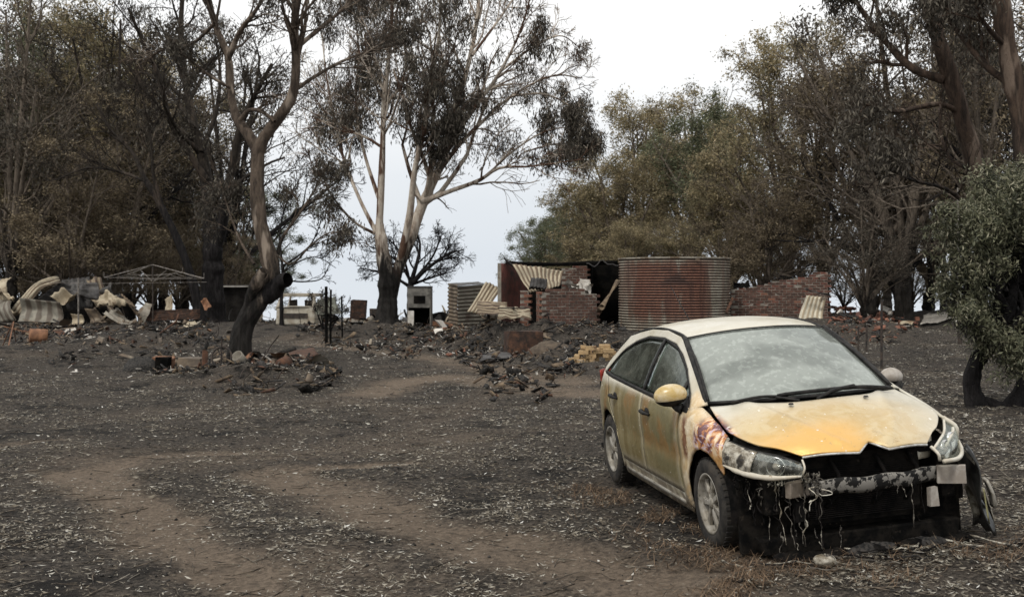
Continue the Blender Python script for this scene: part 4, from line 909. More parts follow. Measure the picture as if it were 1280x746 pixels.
# --- generic gums for the belts on both sides: five shapes, reused
def gen_limbs(h, spread, n, lean=0, seed=0):
    rs = random.Random(seed); hs = h*rs.uniform(.14, .26); top = (lean*.3*h, 0, hs)
    L = [([(0, 0, -.3), (lean*.1*h, rs.uniform(-.1, .1), hs*.5), top], .020*h, .015*h)]
    for k in range(n):
        a = k*6.283/n+rs.uniform(-.5, .5); s = spread*h*rs.uniform(.15, .5); z = h*rs.uniform(.42, .92)
        if k % 4 == 0: s *= .35; z = h*.93
        c, q = math.cos(a), math.sin(a); st = hs*rs.uniform(.75, 1.0)
        L.append(([(top[0]*st/hs, 0, st), (top[0]+c*s*.35, q*s*.35, st+(z-st)*.4), (top[0]+c*s*.8, q*s*.8, st+(z-st)*.75), (top[0]+c*s*1.1, q*s*1.1, z)], .0095*h, .003*h))
    return L
def generic(name, label, seed, h, spread, n, bk, leaf, spec, lean=0, cat='tree', group=None):
    return tree(name, label, cat, (0, 0, 0), gen_limbs(h, spread, n, lean, seed), bk, leaf, spec, group)
S_f = dict(m1=11, l1=.40, a1=48, m2=5, a2=45, m3=4, a3=55, l3=.5, per=34, sp=.19, size=.072, asp=.38, droop=.4, tc=.60, ts=.22, gap=.40, clump=.62, t1=.10, rmin=.012, tr2=.05)
PROTO = {}
PROTO['olive'] = [generic('olive_gum', 'x', 3, 12, .62, 9, BK_mid, LF_olive, S_f), generic('olive_gum', 'x', 5, 12, .72, 10, BK_mid, LF_olive, dict(S_f, tc=.62, gap=.42), .1)]
PROTO['green'] = [generic('green_gum', 'x', 8, 12, .8, 9, BK_mid, LF_green, dict(S_f, tc=.5, gap=.22, per=30))]
PROTO['brown'] = [generic('scorched_gum', 'x', 12, 12, .6, 9, BK_mid, LF_brown, dict(S_f, tc=.52, gap=.43, per=22)), generic('scorched_gum', 'x', 14, 12, .7, 8, BK_mid, LF_brown, dict(S_f, tc=.62, gap=.41, per=20), -.12)]
PROTO['thin'] = [generic('sparse_gum', 'x', 21, 12, .7, 8, BK_mid, LF_dark, dict(S_f, tc=.5, gap=.46, per=15, size=.065, droop=1.4)), generic('sparse_gum', 'x', 25, 12, .8, 9, BK_dark, LF_dark, dict(S_f, tc=.45, gap=.50, per=14, size=.065, droop=1.4), .15)]
used = {k: 0 for k in PROTO}; firsts = set()
def put(kind, px, top, Y, label, group=None, width=1.0, rz=None):
    """a gum of the belt: its foot below (px) at distance Y, its top at picture height (top)"""
    if px < 330: Y = Y+22
    v = PROTO[kind]; pr = v[used[kind] % len(v)]; used[kind] += 1
    p = at(px, 373, Y); z = G(p.x, Y); H = at(px, top, Y).z-z; s = H/12.0/.97; rz = random.random()*6.28 if rz is None else rz
    if pr.name not in firsts:
        firsts.add(pr.name); r = pr; r.location = (p.x, Y, z); r.rotation_euler = (0, 0, rz)
        r.scale = (s*width, s*width, s); r['label'] = label
    else: r = copy_tree(pr, (p.x, Y, z), rz, (s*width, s*width, s), label)
    r['group'] = group or 'gums of the two tree belts'; r['category'] = 'tree'; return r
W_ = [  # left belt
 ('green', 62, 38, 52, 'grey-green gum with a soft crown over the far left of the shed', .9),
 ('olive', 100, 45, 48, 'olive-crowned gum rising highest behind the collapsed shed', 1.0),
 ('thin', 15, -10, 38, 'dark sparse gum at the left margin of the photo', 1.0),
 ('olive', 40, 60, 58, 'dull olive gum far behind the dark gum at the left margin', 1.1),
 ('brown', 60, 120, 44, 'brown scorched gum over the corrugated shed sheets', 1.1),
 ('thin', 150, 10, 46, 'black sparse gum filling the sky above the clothes hoist', 1.0),
 ('brown', 150, 150, 40, 'rust-brown scorched gum straight behind the clothes hoist', 1.2),
 ('brown', 205, 130, 52, 'brown scorched gum between the hoist and the twin trunks', 1.2),
 ('olive', 190, 90, 62, 'olive gum seen through the scorched trees above the hoist', 1.1),
 ('brown', 95, 200, 36, 'low brown gum close behind the collapsed shed', 1.4),
 ('thin', -60, 20, 42, 'dark gum mostly cut by the left edge of the photo', 1.1),
 ('thin', 270, 60, 58, 'faint sparse gum behind the twin black trunks', 1.1),
 ('green', 298, 240, 70, 'pale green gum low behind the crooked trunk', 1.3),
 ('brown', 230, 190, 66, 'brown gum low behind the thin leaning tree', 1.4),
 ('brown', 20, 190, 50, 'brown gum low behind the leftmost shed sheet', 1.5),
 # right belt
 ('green', 682, 288, 86, 'rounded green gum lowest at the open end of the right belt', 1.5),
 ('green', 720, 262, 80, 'green gum half hidden behind the roof of the ruin', 1.3),
 ('green', 704, 276, 92, 'round green gum at the far end of the right belt', 1.3),
 ('olive', 745, 248, 84, 'olive brown gum just behind the ruined house', 1.3),
 ('olive', 800, 150, 76, 'tall olive gum above the left half of the water tank', 1.15),
 ('olive', 858, 128, 72, 'tallest olive gum over the right half of the water tank', 1.1),
 ('olive', 770, 215, 66, 'broad olive gum low above the black doorway of the ruin', 1.4),
 ('green', 915, 150, 64, 'tawny green gum right of the water tank', 1.2),
 ('olive', 905, 210, 54, 'tawny gum close behind the long brick wall', 1.4),
 ('olive', 985, 70, 50, 'tall dark olive gum with a ragged top above the brick wall', 1.0),
 ('brown', 1030, 120, 46, 'brown gum behind the end of the long brick wall', 1.25),
 ('brown', 1085, 60, 42, 'tall brown gum behind the thin metal post', 1.2),
 ('brown', 960, 240, 44, 'low brown gum touching the broken top of the brick wall', 1.4),
 ('thin', 1130, -60, 40, 'dark sparse gum leaning over the brick rubble', 1.1),
 ('brown', 1160, 100, 50, 'brown gum far behind the white insulator pole', 1.3),
 ('brown', 1225, -40, 34, 'dark gum above the leafy bush', .8),
 ('brown', 1250, 60, 44, 'brown gum glimpsed behind the leafy bush', 1.4),
 ('thin', 1330, -40, 36, 'dark gum cut by the right edge of the photo', 1.0),
 ('brown', 1110, 200, 62, 'far low brown gum behind the star posts', 1.5),
 ('thin', 1080, 250, 38, 'black understorey gum tangled behind the brick rubble', 1.6),
]
UND = [('brown', 8, 285, 46), ('brown', 45, 300, 40), ('olive', 75, 270, 54), ('brown', 110, 290, 43), ('brown', 140, 305, 38), ('olive', 165, 262, 56), ('brown', 190, 300, 44), ('brown', 222, 290, 49), ('olive', 248, 285, 60), ('brown', 285, 305, 52), ('green', 318, 312, 66), ('brown', -25, 290, 44),
       ('olive', 790, 290, 58), ('olive', 850, 285, 60), ('brown', 905, 290, 50), ('olive', 950, 280, 52), ('brown', 1000, 300, 46), ('brown', 1050, 320, 50), ('olive', 1095, 330, 56), ('brown', 1140, 310, 48), ('green', 1185, 345, 62), ('brown', 1225, 320, 44), ('brown', 1275, 330, 48), ('olive', 725, 305, 66)]
for k_, px, tp, Y_, lab, wd in W_: put(k_, px, tp, Y_, lab, None, wd)
def where(px):
    return ('at the left margin' if px < 30 else 'behind the collapsed shed' if px < 125 else 'behind the clothes hoist' if px < 215 else 'behind the twin black trunks' if px < 300 else 'behind the crooked gum' if px < 370 else
            'near the wrecked utility' if px < 440 else 'below the white gum' if px < 530 else 'near the rusty tub' if px < 600 else 'near the folded sheets' if px < 668 else 'by the low brown wall' if px < 730 else 'by the cream brick pile' if px < 775 else
            'behind the water tank' if px < 915 else 'by the long brick wall' if px < 1035 else 'by the brick rubble' if px < 1110 else 'near the insulator pole' if px < 1205 else 'behind the leafy bush')
for i_, (k_, px, tp, Y_) in enumerate(UND): put(k_, px, tp, Y_, {'brown': 'stunted scorched gum, brown to the ground, ', 'olive': 'low bushy olive gum ', 'green': 'low pale green gum '}[k_]+where(px)+({8: ' of the photo', 45: ', left one', 110: ', right one', 140: ', left one', 190: ', right one', 222: ', left one', 285: ', right one', 790: ', left half', 850: ', right half', 1225: ', left one', 1275: ', right one'}.get(px, '')), 'low gums filling the feet of the tree belts', 1.7)

# --- the big trunks on the right
b_ = at(1262, 420, 21); b_.z = G(b_.x, 21)-.2; Yb = 21; lp = lambda pts, dy=0: loc_pts(b_, Yb, pts, dy)
S_r = dict(m1=10, l1=.42, a1=40, m2=5, m3=4, per=22, sp=.10, hang=.2, size=.052, asp=.28, keep=.85, droop=1.7, tc=.45, gap=.41, clump=1.2, t1=.25, rmin=.007)
tree('leaning_gum', 'thick brown gum leaning back across the top right behind the bush', 'tree', b_, [(lp([(1264, 455), (1258, 360), (1245, 280), (1218, 200), (1195, 120), (1176, 60), (1160, 0), (1150, -60)]), .19, .11),
     (lp([(1180, 100), (1140, 85), (1105, 50), (1075, 10), (1060, -20)], 1), .09, .03), (lp([(1200, 140), (1170, 130), (1120, 140), (1080, 130)], -1), .06, .02), (lp([(1170, 40), (1200, 0), (1240, -30)], 1), .08, .03),
     (lp([(1240, 262), (1210, 255), (1180, 235), (1140, 225), (1100, 205)], -1.5), .05, .02), (lp([(1225, 215), (1190, 200), (1175, 160), (1180, 100), (1190, 50)], 1.5), .04, .015)], BK_red, LF_dark, S_r)
b_ = at(1292, 430, 19); b_.z = G(b_.x, 19)-.2; Yb = 19; lp = lambda pts, dy=0: loc_pts(b_, Yb, pts, dy)
tree('straight_gum', 'straight red-brown gum trunk at the right edge of the photo', 'tree', b_, [(lp([(1296, 466), (1290, 340), (1284, 240), (1276, 150), (1262, 80), (1250, 0), (1240, -60)]), .20, .13),
     (lp([(1270, 110), (1230, 80), (1190, 30), (1160, -10)], 1), .07, .025), (lp([(1280, 200), (1300, 140), (1320, 80)], 0), .08, .03), (lp([(1258, 60), (1225, 20), (1220, -30)], -1), .05, .02)], BK_red, LF_dark, S_r)
# low spreading dead gum with pale arms behind the brick wall end
b_ = at(1100, 392, 42); b_.z = G(b_.x, 42)-.2; Yb = 42; lp = lambda pts, dy=0: loc_pts(b_, Yb, pts, dy)
tree('arching_tree', 'black tree with long pale arms arching over the end of the brick wall', 'tree', b_, [(lp([(1130, 406), (1125, 365), (1100, 335), (1075, 315), (1040, 300)]), .28, .12),
     (lp([(1040, 300), (1000, 302), (960, 300)], 1), .06, .02), (lp([(1075, 315), (1040, 260), (1020, 200), (1005, 130)], 2), .11, .03), (lp([(1100, 335), (1090, 270), (1070, 210), (1062, 140)], -1), .10, .03), (lp([(1120, 360), (1160, 310), (1190, 260), (1200, 200)], 1), .10, .03), (lp([(1050, 305), (1020, 325), (985, 350)], 0), .05, .02), (lp([(1110, 345), (1130, 280), (1140, 220)], 2), .07, .03)], BK_dark, LF_brown, dict(S_r, size=.06, sp=.17, rmin=.010, gap=.44))
for px, Y_, r in ((1192, 40, .19), (1206, 44, .16), (1178, 52, .14), (1160, 46, .12)):
    b_ = at(px, 395, Y_); b_.z = G(b_.x, Y_)-.2
    tree('slender_gum', {1192: 'orange-brown trunk just behind the insulator pole', 1206: 'orange-brown trunk between the insulator pole and the bush', 1178: 'slender far trunk left of the insulator pole', 1160: 'dark slender trunk above the far fence line'}[px], 'tree', b_,
         [([(0, 0, 0), (.1, 0, 2), (-.1, .2, 4.5), (.1, .1, 7)], r, r*.6), ([(-.1, .2, 4.5), (-.8, .3, 6), (-1.4, 0, 8)], r*.5, .03), ([(.1, .1, 6.8), (.8, .5, 8.5), (1.0, 0, 10)], r*.6, .03)], BK_red, LF_brown, dict(S_f, gap=.36))

# --- leafy bush with twisting black stems at the right edge
b_ = gnd(1238, 508); Yb = b_.y; b_.z -= .1; lp = lambda pts, dy=0: loc_pts(b_, Yb, pts, dy)
S_b = dict(m1=14, l1=.55, a1=48, m2=6, a2=50, m3=5, a3=50, l3=.6, per=17, sp=.06, size=.031, asp=.30, droop=.9, tc=.5, ts=.24, gap=.36, clump=1.7, t1=.15, rmin=.004, tr1=.0, tr2=-.05, from_trunk=False)
bush = tree('leafy_bush', 'grey-green leafy bush on twisted black stems at the right edge', 'bush', b_, [(lp([(1222, 512), (1214, 480), (1222, 450), (1245, 425), (1262, 395)]), .11, .09),
     (lp([(1262, 515), (1282, 480), (1290, 440), (1285, 400), (1275, 350)], .3), .13, .08), (lp([(1262, 395), (1240, 350), (1225, 310), (1215, 280)], -.3), .06, .02), (lp([(1262, 395), (1270, 340), (1268, 290), (1262, 240)], .4), .07, .02),
     (lp([(1285, 400), (1320, 340), (1340, 290)], 0), .07, .02), (lp([(1250, 420), (1235, 385), (1220, 360), (1205, 335)], .3), .05, .02), (lp([(1250, 420), (1242, 400), (1235, 400), (1222, 405)], -.5), .04, .015),
     (lp([(1275, 350), (1250, 320), (1232, 330), (1215, 345)], .8), .05, .02), (lp([(1275, 390), (1268, 405), (1262, 425), (1258, 440)], -.6), .04, .015), (lp([(1275, 350), (1290, 300), (1290, 250)], -.7), .05, .02), (lp([(1285, 400), (1300, 390), (1310, 410), (1320, 430)], -.3), .04, .02)], BK_dark, LF_grey, S_b)
kn = knobbly(lp([(1220, 505), (1232, 502), (1248, 508), (1266, 505)]), .08, .07, 10, 0, .2); tube_obj('root', [kn], BK_dark, bush, [9])

# ================================================================ RUINS AND WRECKAGE
M_brick = [nmat('red_brick', (.165, .070, .05), (.105, .048, .037), 9, .9, .006, c3=(.03, .022, .018), s3=5, t3=(.5, .64)), nmat('brown_brick', (.125, .065, .048), (.08, .046, .036), 9, .9, .006, c3=(.03, .024, .02), s3=5),
           nmat('sooty_brick', (.055, .035, .028), (.10, .05, .036), 9, .9, .006), nmat('orange_brick', (.22, .10, .065), (.15, .07, .048), 9, .9, .006)]
M_mortar = nmat('mortar', (.27, .245, .21), (.16, .14, .115), 9, .95, .004, c3=(.10, .08, .065), s3=1.2)
M_galv = nmat('galvanised_sheet', (.29, .265, .22), (.18, .16, .13), 3, .6, .003, .15, c3=(.12, .085, .055), s3=1.6, t3=(.5, .62))
M_cream = nmat('cream_sheet', (.42, .36, .26), (.29, .235, .16), 2.5, .6, .003, c3=(.15, .10, .06), s3=2, t3=(.56, .66))
M_bsheet = nmat('browned_sheet', (.17, .13, .09), (.085, .066, .05), 2.5, .7, .004, c3=(.25, .215, .165), s3=1.5, t3=(.54, .66))
M_dsheet = nmat('blackened_sheet', (.045, .042, .042), (.08, .075, .07), 2.5, .6, .004, c3=(.02, .018, .016), s3=2)
M_rust = nmat('rusted_iron', (.12, .058, .034), (.06, .033, .023), 9, .85, .006, c3=(.04, .028, .022), s3=4)
M_rustd = nmat('dark_rusted_iron', (.055, .030, .020), (.022, .015, .012), 6, .9, .006, c3=(.10, .05, .03), s3=5)
M_orust = nmat('orange_rust', (.26, .13, .07), (.14, .07, .04), 7, .8, .004, c3=(.10, .05, .03), s3=3)
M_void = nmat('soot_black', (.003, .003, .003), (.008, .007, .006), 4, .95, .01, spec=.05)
M_red = nmat('scorched_red_wall', (.13, .045, .035), (.07, .034, .028), 3, .85, .004, c3=(.03, .022, .02), s3=1.3)
M_wood = nmat('scorched_timber', (.19, .14, .09), (.09, .065, .045), 7, .9, .006, stretch=(1, 1, .2), c3=(.03, .025, .02), s3=2)
M_paleb = nmat('ash_pale_board', (.46, .43, .38), (.28, .255, .22), 8, .9, .006, c3=(.10, .085, .07), s3=3, t3=(.54, .66))
M_grime = nmat('grimy_tin', (.17, .16, .14), (.09, .085, .075), 4, .8, .003, c3=(.04, .035, .03), s3=2.5)
M_white = nmat('white_board', (.60, .57, .52), (.42, .39, .34), 6, .8, .004, c3=(.16, .13, .10), s3=2.5, t3=(.56, .68))
M_cbrick = nmat('cream_brick', (.42, .30, .16), (.33, .225, .12), 12, .9, .008, c3=(.16, .10, .06), s3=5, t3=(.54, .68))
M_tarp = nmat('green_grey_tin', (.14, .145, .115), (.085, .085, .07), 3, .7, .004, c3=(.05, .045, .04), s3=2)
M_steel = nmat('burnt_steel_tube', (.22, .20, .18), (.10, .085, .07), 9, .6, .002)
M_dsteel = nmat('black_steel', (.02, .018, .017), (.06, .045, .035), 9, .7, .002)

# ---- corrugated water tank
c_ = at(842.5, 400, 33.5+1.75); tz = G(c_.x, c_.y)-.08; tr_ = 1.76; th = at(842, 322, 33.5).z-tz
tank = thing('water_tank', 'round corrugated water tank streaked with red rust behind the car roof', 'water tank', (c_.x, c_.y, tz))
m, t, b = nodes_mat('rusted_tank'); N = NT(t); P = N.co(); X_, Y_, Z_ = N.sep(P)[0:3]
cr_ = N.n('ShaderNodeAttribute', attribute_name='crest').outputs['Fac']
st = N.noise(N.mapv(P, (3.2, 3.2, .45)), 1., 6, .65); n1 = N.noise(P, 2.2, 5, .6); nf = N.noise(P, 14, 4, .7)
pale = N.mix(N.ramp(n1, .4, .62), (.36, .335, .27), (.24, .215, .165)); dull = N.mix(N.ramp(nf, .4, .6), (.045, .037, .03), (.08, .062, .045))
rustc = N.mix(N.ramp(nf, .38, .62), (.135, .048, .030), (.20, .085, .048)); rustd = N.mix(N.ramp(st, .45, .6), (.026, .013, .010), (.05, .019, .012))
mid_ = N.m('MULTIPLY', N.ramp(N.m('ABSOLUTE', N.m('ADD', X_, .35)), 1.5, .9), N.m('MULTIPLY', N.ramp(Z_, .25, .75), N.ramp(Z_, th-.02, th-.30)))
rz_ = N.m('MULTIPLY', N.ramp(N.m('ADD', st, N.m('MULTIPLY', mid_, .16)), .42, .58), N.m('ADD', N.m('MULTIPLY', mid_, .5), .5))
crest = N.mix(N.m('MULTIPLY', rz_, .95), pale, rustc); valley = N.mix(rz_, dull, rustd)  # rust and grime, plus the shade between ribs put into the valley colour
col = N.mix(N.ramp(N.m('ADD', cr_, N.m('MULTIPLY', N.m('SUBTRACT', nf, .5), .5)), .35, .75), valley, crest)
blk = N.m('MULTIPLY', N.ramp(N.m('ABSOLUTE', N.m('SUBTRACT', X_, -.15)), .75, .35), N.m('MULTIPLY', N.ramp(n1, .44, .56), N.ramp(N.m('ABSOLUTE', N.m('SUBTRACT', Z_, th*.76)), .35, .15)))
col = N.mix(N.m('MULTIPLY', blk, .85), col, (.035, .018, .014)); col = N.mix(N.m('MULTIPLY', N.ramp(N.noise(N.mapv(P, (5, 5, .3), (7, 0, 0)), 1., 4, .6), .54, .66), .75), col, (.045, .022, .016))
t.links.new(col, b.inputs['Base Color']); b.inputs['Roughness'].default_value = .75; M_tank = m
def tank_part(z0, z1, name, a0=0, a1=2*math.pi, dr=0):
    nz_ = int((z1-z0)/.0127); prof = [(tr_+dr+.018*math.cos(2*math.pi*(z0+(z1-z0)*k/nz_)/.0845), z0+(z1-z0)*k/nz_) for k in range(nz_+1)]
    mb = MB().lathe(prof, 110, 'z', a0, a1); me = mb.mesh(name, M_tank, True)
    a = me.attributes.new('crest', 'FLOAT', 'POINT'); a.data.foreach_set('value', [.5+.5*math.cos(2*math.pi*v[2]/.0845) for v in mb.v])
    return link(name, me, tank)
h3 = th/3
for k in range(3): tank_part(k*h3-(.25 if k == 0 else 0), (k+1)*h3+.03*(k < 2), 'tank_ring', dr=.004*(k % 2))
MB().lathe([(tr_-.02, th-.03), (tr_+.028, th-.03), (tr_+.034, th), (tr_+.028, th+.022), (tr_-.02, th+.022)], 90).obj('rim', M_galv, tank, True)
MB().lathe([(0, .02), (tr_-.04, .02)], 60).obj('tank_floor', M_rust, tank)
MB().box((.45, -tr_-.03, th-.05), (.12, .05, .05)).obj('bracket', M_galv, tank)

# ---- brick walls, every brick a piece
BME = []
for i, mt in enumerate(M_brick):
    for j in range(2):
        mb = MB(); mb.box((0, 0, 0), (.222, .11, .068), None, .003); BME.append((i, mb.mesh('brick', mt)))
def brick_wall(name, label, p0, p1, top, wts=(5, 4, 2, 1), jut=.006, soot=None, z0=None, limit=300, cat='brick wall', thick_=.11):
    """top(s) height above the foot at s metres along; bricks counted from the bottom course"""
    p0 = Vector((p0[0], p0[1], 0)); p1 = Vector((p1[0], p1[1], 0)); L = (p1-p0).length; d = (p1-p0)/L; ang = math.atan2(d.y, d.x)
    zb = min(G(p0.x, p0.y), G(p1.x, p1.y))-.10 if z0 is None else z0
    w_ = thing(name, label, cat, (p0.x, p0.y, zb), ang); n = 0; cells = []
    k = 0
    while k*.086 < 4:
        s = .12 if k % 2 else 0.
        while s+.114 < L:
            if (k+1)*.086 <= top(s+.114)+.02: cells.append((s+.114, k*.086+.038, k))
            s += .238
        k += 1
    cells.sort(key=lambda c: -c[1]); extra = MB()
    for s, z, k in cells:
        wt_ = list(wts)
        if soot and soot(s, z) > random.random(): i = 2
        else: i = random.choices(range(4), wt_)[0]
        if n < limit:
            o = bpy.data.objects.new('brick', random.choice([m_ for ii, m_ in BME if ii == i])); C.objects.link(o); o.parent = w_; n += 1
            o.location = (s, random.uniform(-jut, jut), z); o.rotation_euler = (random.uniform(-.006, .006), random.uniform(-.008, .008), random.uniform(-.015, .015))
        else: extra.box((s, random.uniform(-jut, jut), z), (.228, .11, .076))
    if extra.v: extra.obj('lower_bricks', M_brick[1], w_)['kind'] = 'stuff'
    mo = MB(); st_ = .119; q = int(L/st_)
    for i in range(q):
        h = top((i+.5)*st_)-.03
        if h > .05: mo.box(((i+.5)*st_, .0, h/2), (st_, thick_-.012, h))
    mo.obj('mortar', M_mortar, w_); return w_
def P2(px, Y): p = at(px, 373, Y); return (p.x, p.y)
def H(px, py, Y, base=None): p = at(px, py, Y); return p.z-(G(p.x, Y)-.10 if base is None else base)
Yw = 36.5; a_, b2_ = P2(914, Yw), P2(1038, Yw-.6); Lw = math.dist(a_, b2_); zb = min(G(*a_), G(*b2_))-.10
hs_ = [(0, 361), (.18, 358), (.3, 356), (.42, 351), (.55, 349), (.68, 346), (.8, 345), (.86, 340), (1, 339)]
def topR(s): return float(np.interp(s/Lw, [a for a, _ in hs_], [at(980, q, Yw).z-zb for _, q in hs_]))
brick_wall('brick_wall', 'long red brick wall with a stepped broken top right of the tank', a_, b2_, topR, (5, 5, 3, 1), soot=lambda s, z: .9 if (.9 < s < 2.1 and z < .8) else .25, z0=zb)
Yw2 = 31.5; a_, b2_ = P2(677, Yw2), P2(748, Yw2+.5); zb = G(*a_)-.10
brick_wall('brick_wall', 'low brown brick wall with thick pale mortar in front of the black doorway', a_, b2_, lambda s: at(700, 360.5 if s < 1.25 else 366, Yw2).z-zb-(.09 if s < .2 else 0), (1, 6, 5, 0), z0=zb, soot=lambda s, z: .3 if s < .9 else .85)
a3, b3 = P2(672.5, Yw2+.9), P2(676.5, Yw2+.02); brick_wall('brick_pier', 'end of the low wall with its lit tone put into orange bricks, beside the black rubble', a3, b3, lambda s: at(676, 364, Yw2).z-zb, (1, 1, 0, 6), z0=zb, cat='brick pier')  # lit end face: the warm light is put into the brick colour
a3, b3 = P2(651, 32.5), P2(662.5, 32.4); brick_wall('brick_pier', 'narrow pale red brick pier between the red wall and the low wall', a3, b3, lambda s: at(655, 362, 32.5).z-zb, (2, 2, 0, 5), z0=zb, cat='brick pier')
Yr = 36; a4, b4 = P2(702, Yr), P2(736, Yr); zb4 = G(*a4)-.1
brick_wall('brick_wall', 'dark red back wall of the ruin above the heap of pale plaster', a4, b4, lambda s: at(720, 331 if s > .3 else 334, Yr).z-zb4, (6, 3, 1, 0), z0=zb4, soot=lambda s, z: .25)
# red rendered side wall and the black room
def panel(name, label, cat, corners, th_, mat, parent=None):
    """slab with thickness from four corners"""
    q = [Vector(c) for c in corners]; n = (q[1]-q[0]).cross(q[3]-q[0]).normalized()*th_; mb = MB()
    mb.add(q+[p+n for p in q], [(0, 1, 2, 3), (7, 6, 5, 4), (0, 4, 5, 1), (1, 5, 6, 2), (2, 6, 7, 3), (3, 7, 4, 0)])
    o = mb.obj(name, mat, parent)
    if label: tag(o, label, cat)
    return o
def wallq(pxa, Ya, pxb, Yb, ytop_a, ytop_b, ybot=400):
    A, B = at(pxa, ytop_a, Ya), at(pxb, ytop_b, Yb); ga, gb = G(A.x, A.y)-.1, G(B.x, B.y)-.1
    return [(A.x, A.y, ga), (B.x, B.y, gb), (B.x, B.y, B.z), (A.x, A.y, A.z)]
panel('rendered_wall', 'maroon rendered wall at the open end of the ruin', 'wall', wallq(624, 33.5, 656, 35.5, 329, 331), .14, M_red)
panel('door_frame', 'upright grey steel door frame at the corner of the maroon wall', 'door frame', wallq(622, 33.3, 626.5, 33.3, 329, 329), .10, M_galv)
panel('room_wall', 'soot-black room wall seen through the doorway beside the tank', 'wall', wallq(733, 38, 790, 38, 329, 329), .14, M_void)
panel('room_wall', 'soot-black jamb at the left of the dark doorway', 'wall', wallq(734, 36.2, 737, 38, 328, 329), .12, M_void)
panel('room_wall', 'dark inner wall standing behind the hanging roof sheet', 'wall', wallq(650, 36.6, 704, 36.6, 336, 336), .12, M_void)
q0, q1 = at(632, 328.5, 35.0), at(700, 330.5, 35.4); q2 = at(772, 328, 35.4)
tag(MB().tube([q0, at(655, 330, 35.1), q1, at(735, 329, 35.4), q2], [.06, .07, .06, .08, .07], 6).obj('roof_beam', M_void), 'charred roof beam sagging along the top of the ruin', 'beam')
tag(MB().tube([at(630, 322, 33.5), at(634, 327, 33.6), at(642, 333, 33.9)], [.02, .05, .03], 5).obj('roof_scrap', M_dsheet), 'black curl of tin sticking up at the ruin corner', 'tin scrap')
tag(MB().grid(lambda u, v: tuple(at(733+40*u, 328.5+ (3*math.sin(u*9)), 35.2+1.8*v)+Vector((0, 0, .05*math.sin(u*17)))), 12, 4).obj('roof_tin', M_dsheet, thick=.03), 'buckled black roof tin over the dark doorway', 'roof tin')

# ---- corrugated sheets
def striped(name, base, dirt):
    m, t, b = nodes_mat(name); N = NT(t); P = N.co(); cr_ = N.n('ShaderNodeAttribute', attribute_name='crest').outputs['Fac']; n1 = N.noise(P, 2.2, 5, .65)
    c = N.mix(N.ramp(n1, .4, .62), base, tuple(x*.6 for x in base)); c = N.mix(N.ramp(N.m('ADD', cr_, N.m('MULTIPLY', N.m('SUBTRACT', n1, .5), .9)), .62, .28), c, dirt)  # valley dirt and the shade of the ribs, both put into the colour
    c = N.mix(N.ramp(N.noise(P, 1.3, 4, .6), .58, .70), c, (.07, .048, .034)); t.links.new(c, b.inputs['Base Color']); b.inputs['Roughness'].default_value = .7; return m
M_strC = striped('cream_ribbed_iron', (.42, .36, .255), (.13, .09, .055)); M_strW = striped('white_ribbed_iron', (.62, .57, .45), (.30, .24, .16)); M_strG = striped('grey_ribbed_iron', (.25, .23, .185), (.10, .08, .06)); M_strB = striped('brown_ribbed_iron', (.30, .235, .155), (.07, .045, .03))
def csheet(name, label, cs, ncor, mat, cat='iron sheet', amp=.02, crump=.06, along='u', curl=0., group=None, parent=None, seed=None, thick=.004):
    """cs: four corners (a, b, c, d) going round; corrugations run from side ab to side cd; crumpled"""
    a, b_, c, d = [np.array(tuple(q)) for q in cs]; s0 = random.random()*50 if seed is None else seed
    n = np.cross(b_-a, d-a); n = n/np.linalg.norm(n); mb = MB(); nu = max(8, ncor*4); nv = 12
    def fn(u, v):
        p = (a*(1-u)+b_*u)*(1-v)+(d*(1-u)+c*u)*v
        h = amp*math.sin(2*math.pi*ncor*u)+crump*(fbm(np.array([u*3+s0]), np.array([v*3+s0]), 3)[0]-.45)*4+curl*math.sin(math.pi*v)
        w2 = crump*(fbm(np.array([u*2+s0+9]), np.array([v*2+s0]), 2)[0]-.4)
        return tuple(p+n*h+np.array([w2, 0, w2*.5]))
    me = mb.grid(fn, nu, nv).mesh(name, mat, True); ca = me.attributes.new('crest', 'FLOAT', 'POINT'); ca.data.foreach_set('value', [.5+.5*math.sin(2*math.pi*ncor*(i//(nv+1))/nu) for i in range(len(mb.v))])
    o = link(name, me, parent, thick=thick)
    if label: tag(o, label, cat, group)
    return o
def A4(*q): return [at(*p) for p in q]
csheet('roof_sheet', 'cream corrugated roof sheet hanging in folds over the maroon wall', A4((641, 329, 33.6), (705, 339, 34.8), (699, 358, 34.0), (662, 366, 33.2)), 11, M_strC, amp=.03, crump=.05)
csheet('roof_sheet', 'grey curled scrap of roofing under the hanging cream sheet', A4((664, 346, 33), (684, 350, 33), (684, 360, 32.6), (662, 359, 32.6)), 5, M_dsheet, curl=.2)
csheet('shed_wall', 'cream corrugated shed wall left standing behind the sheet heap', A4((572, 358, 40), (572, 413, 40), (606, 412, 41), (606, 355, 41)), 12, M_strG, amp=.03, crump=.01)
csheet('shed_wall', 'dark corrugated side of the small shed beside the outhouse', A4((560, 354, 41.5), (560, 411, 41.5), (572, 413, 40), (572, 356, 40)), 12, M_bsheet, amp=.03, crump=.01)
csheet('shed_roof', 'flat grey tin roof of the small corrugated shed', A4((560, 354, 41.5), (572, 357.5, 39.8), (607, 354.5, 41), (598, 352, 43)), 4, M_dsheet, amp=.01, crump=.01)
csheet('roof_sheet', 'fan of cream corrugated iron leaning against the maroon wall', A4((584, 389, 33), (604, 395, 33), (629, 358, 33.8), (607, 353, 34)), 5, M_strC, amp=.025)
csheet('roof_sheet', 'brown-striped corrugated sheet lying folded on the heap', A4((597, 375, 32), (596, 393, 31.5), (636, 390, 31.5), (634, 378, 32)), 5, M_strB, amp=.025)
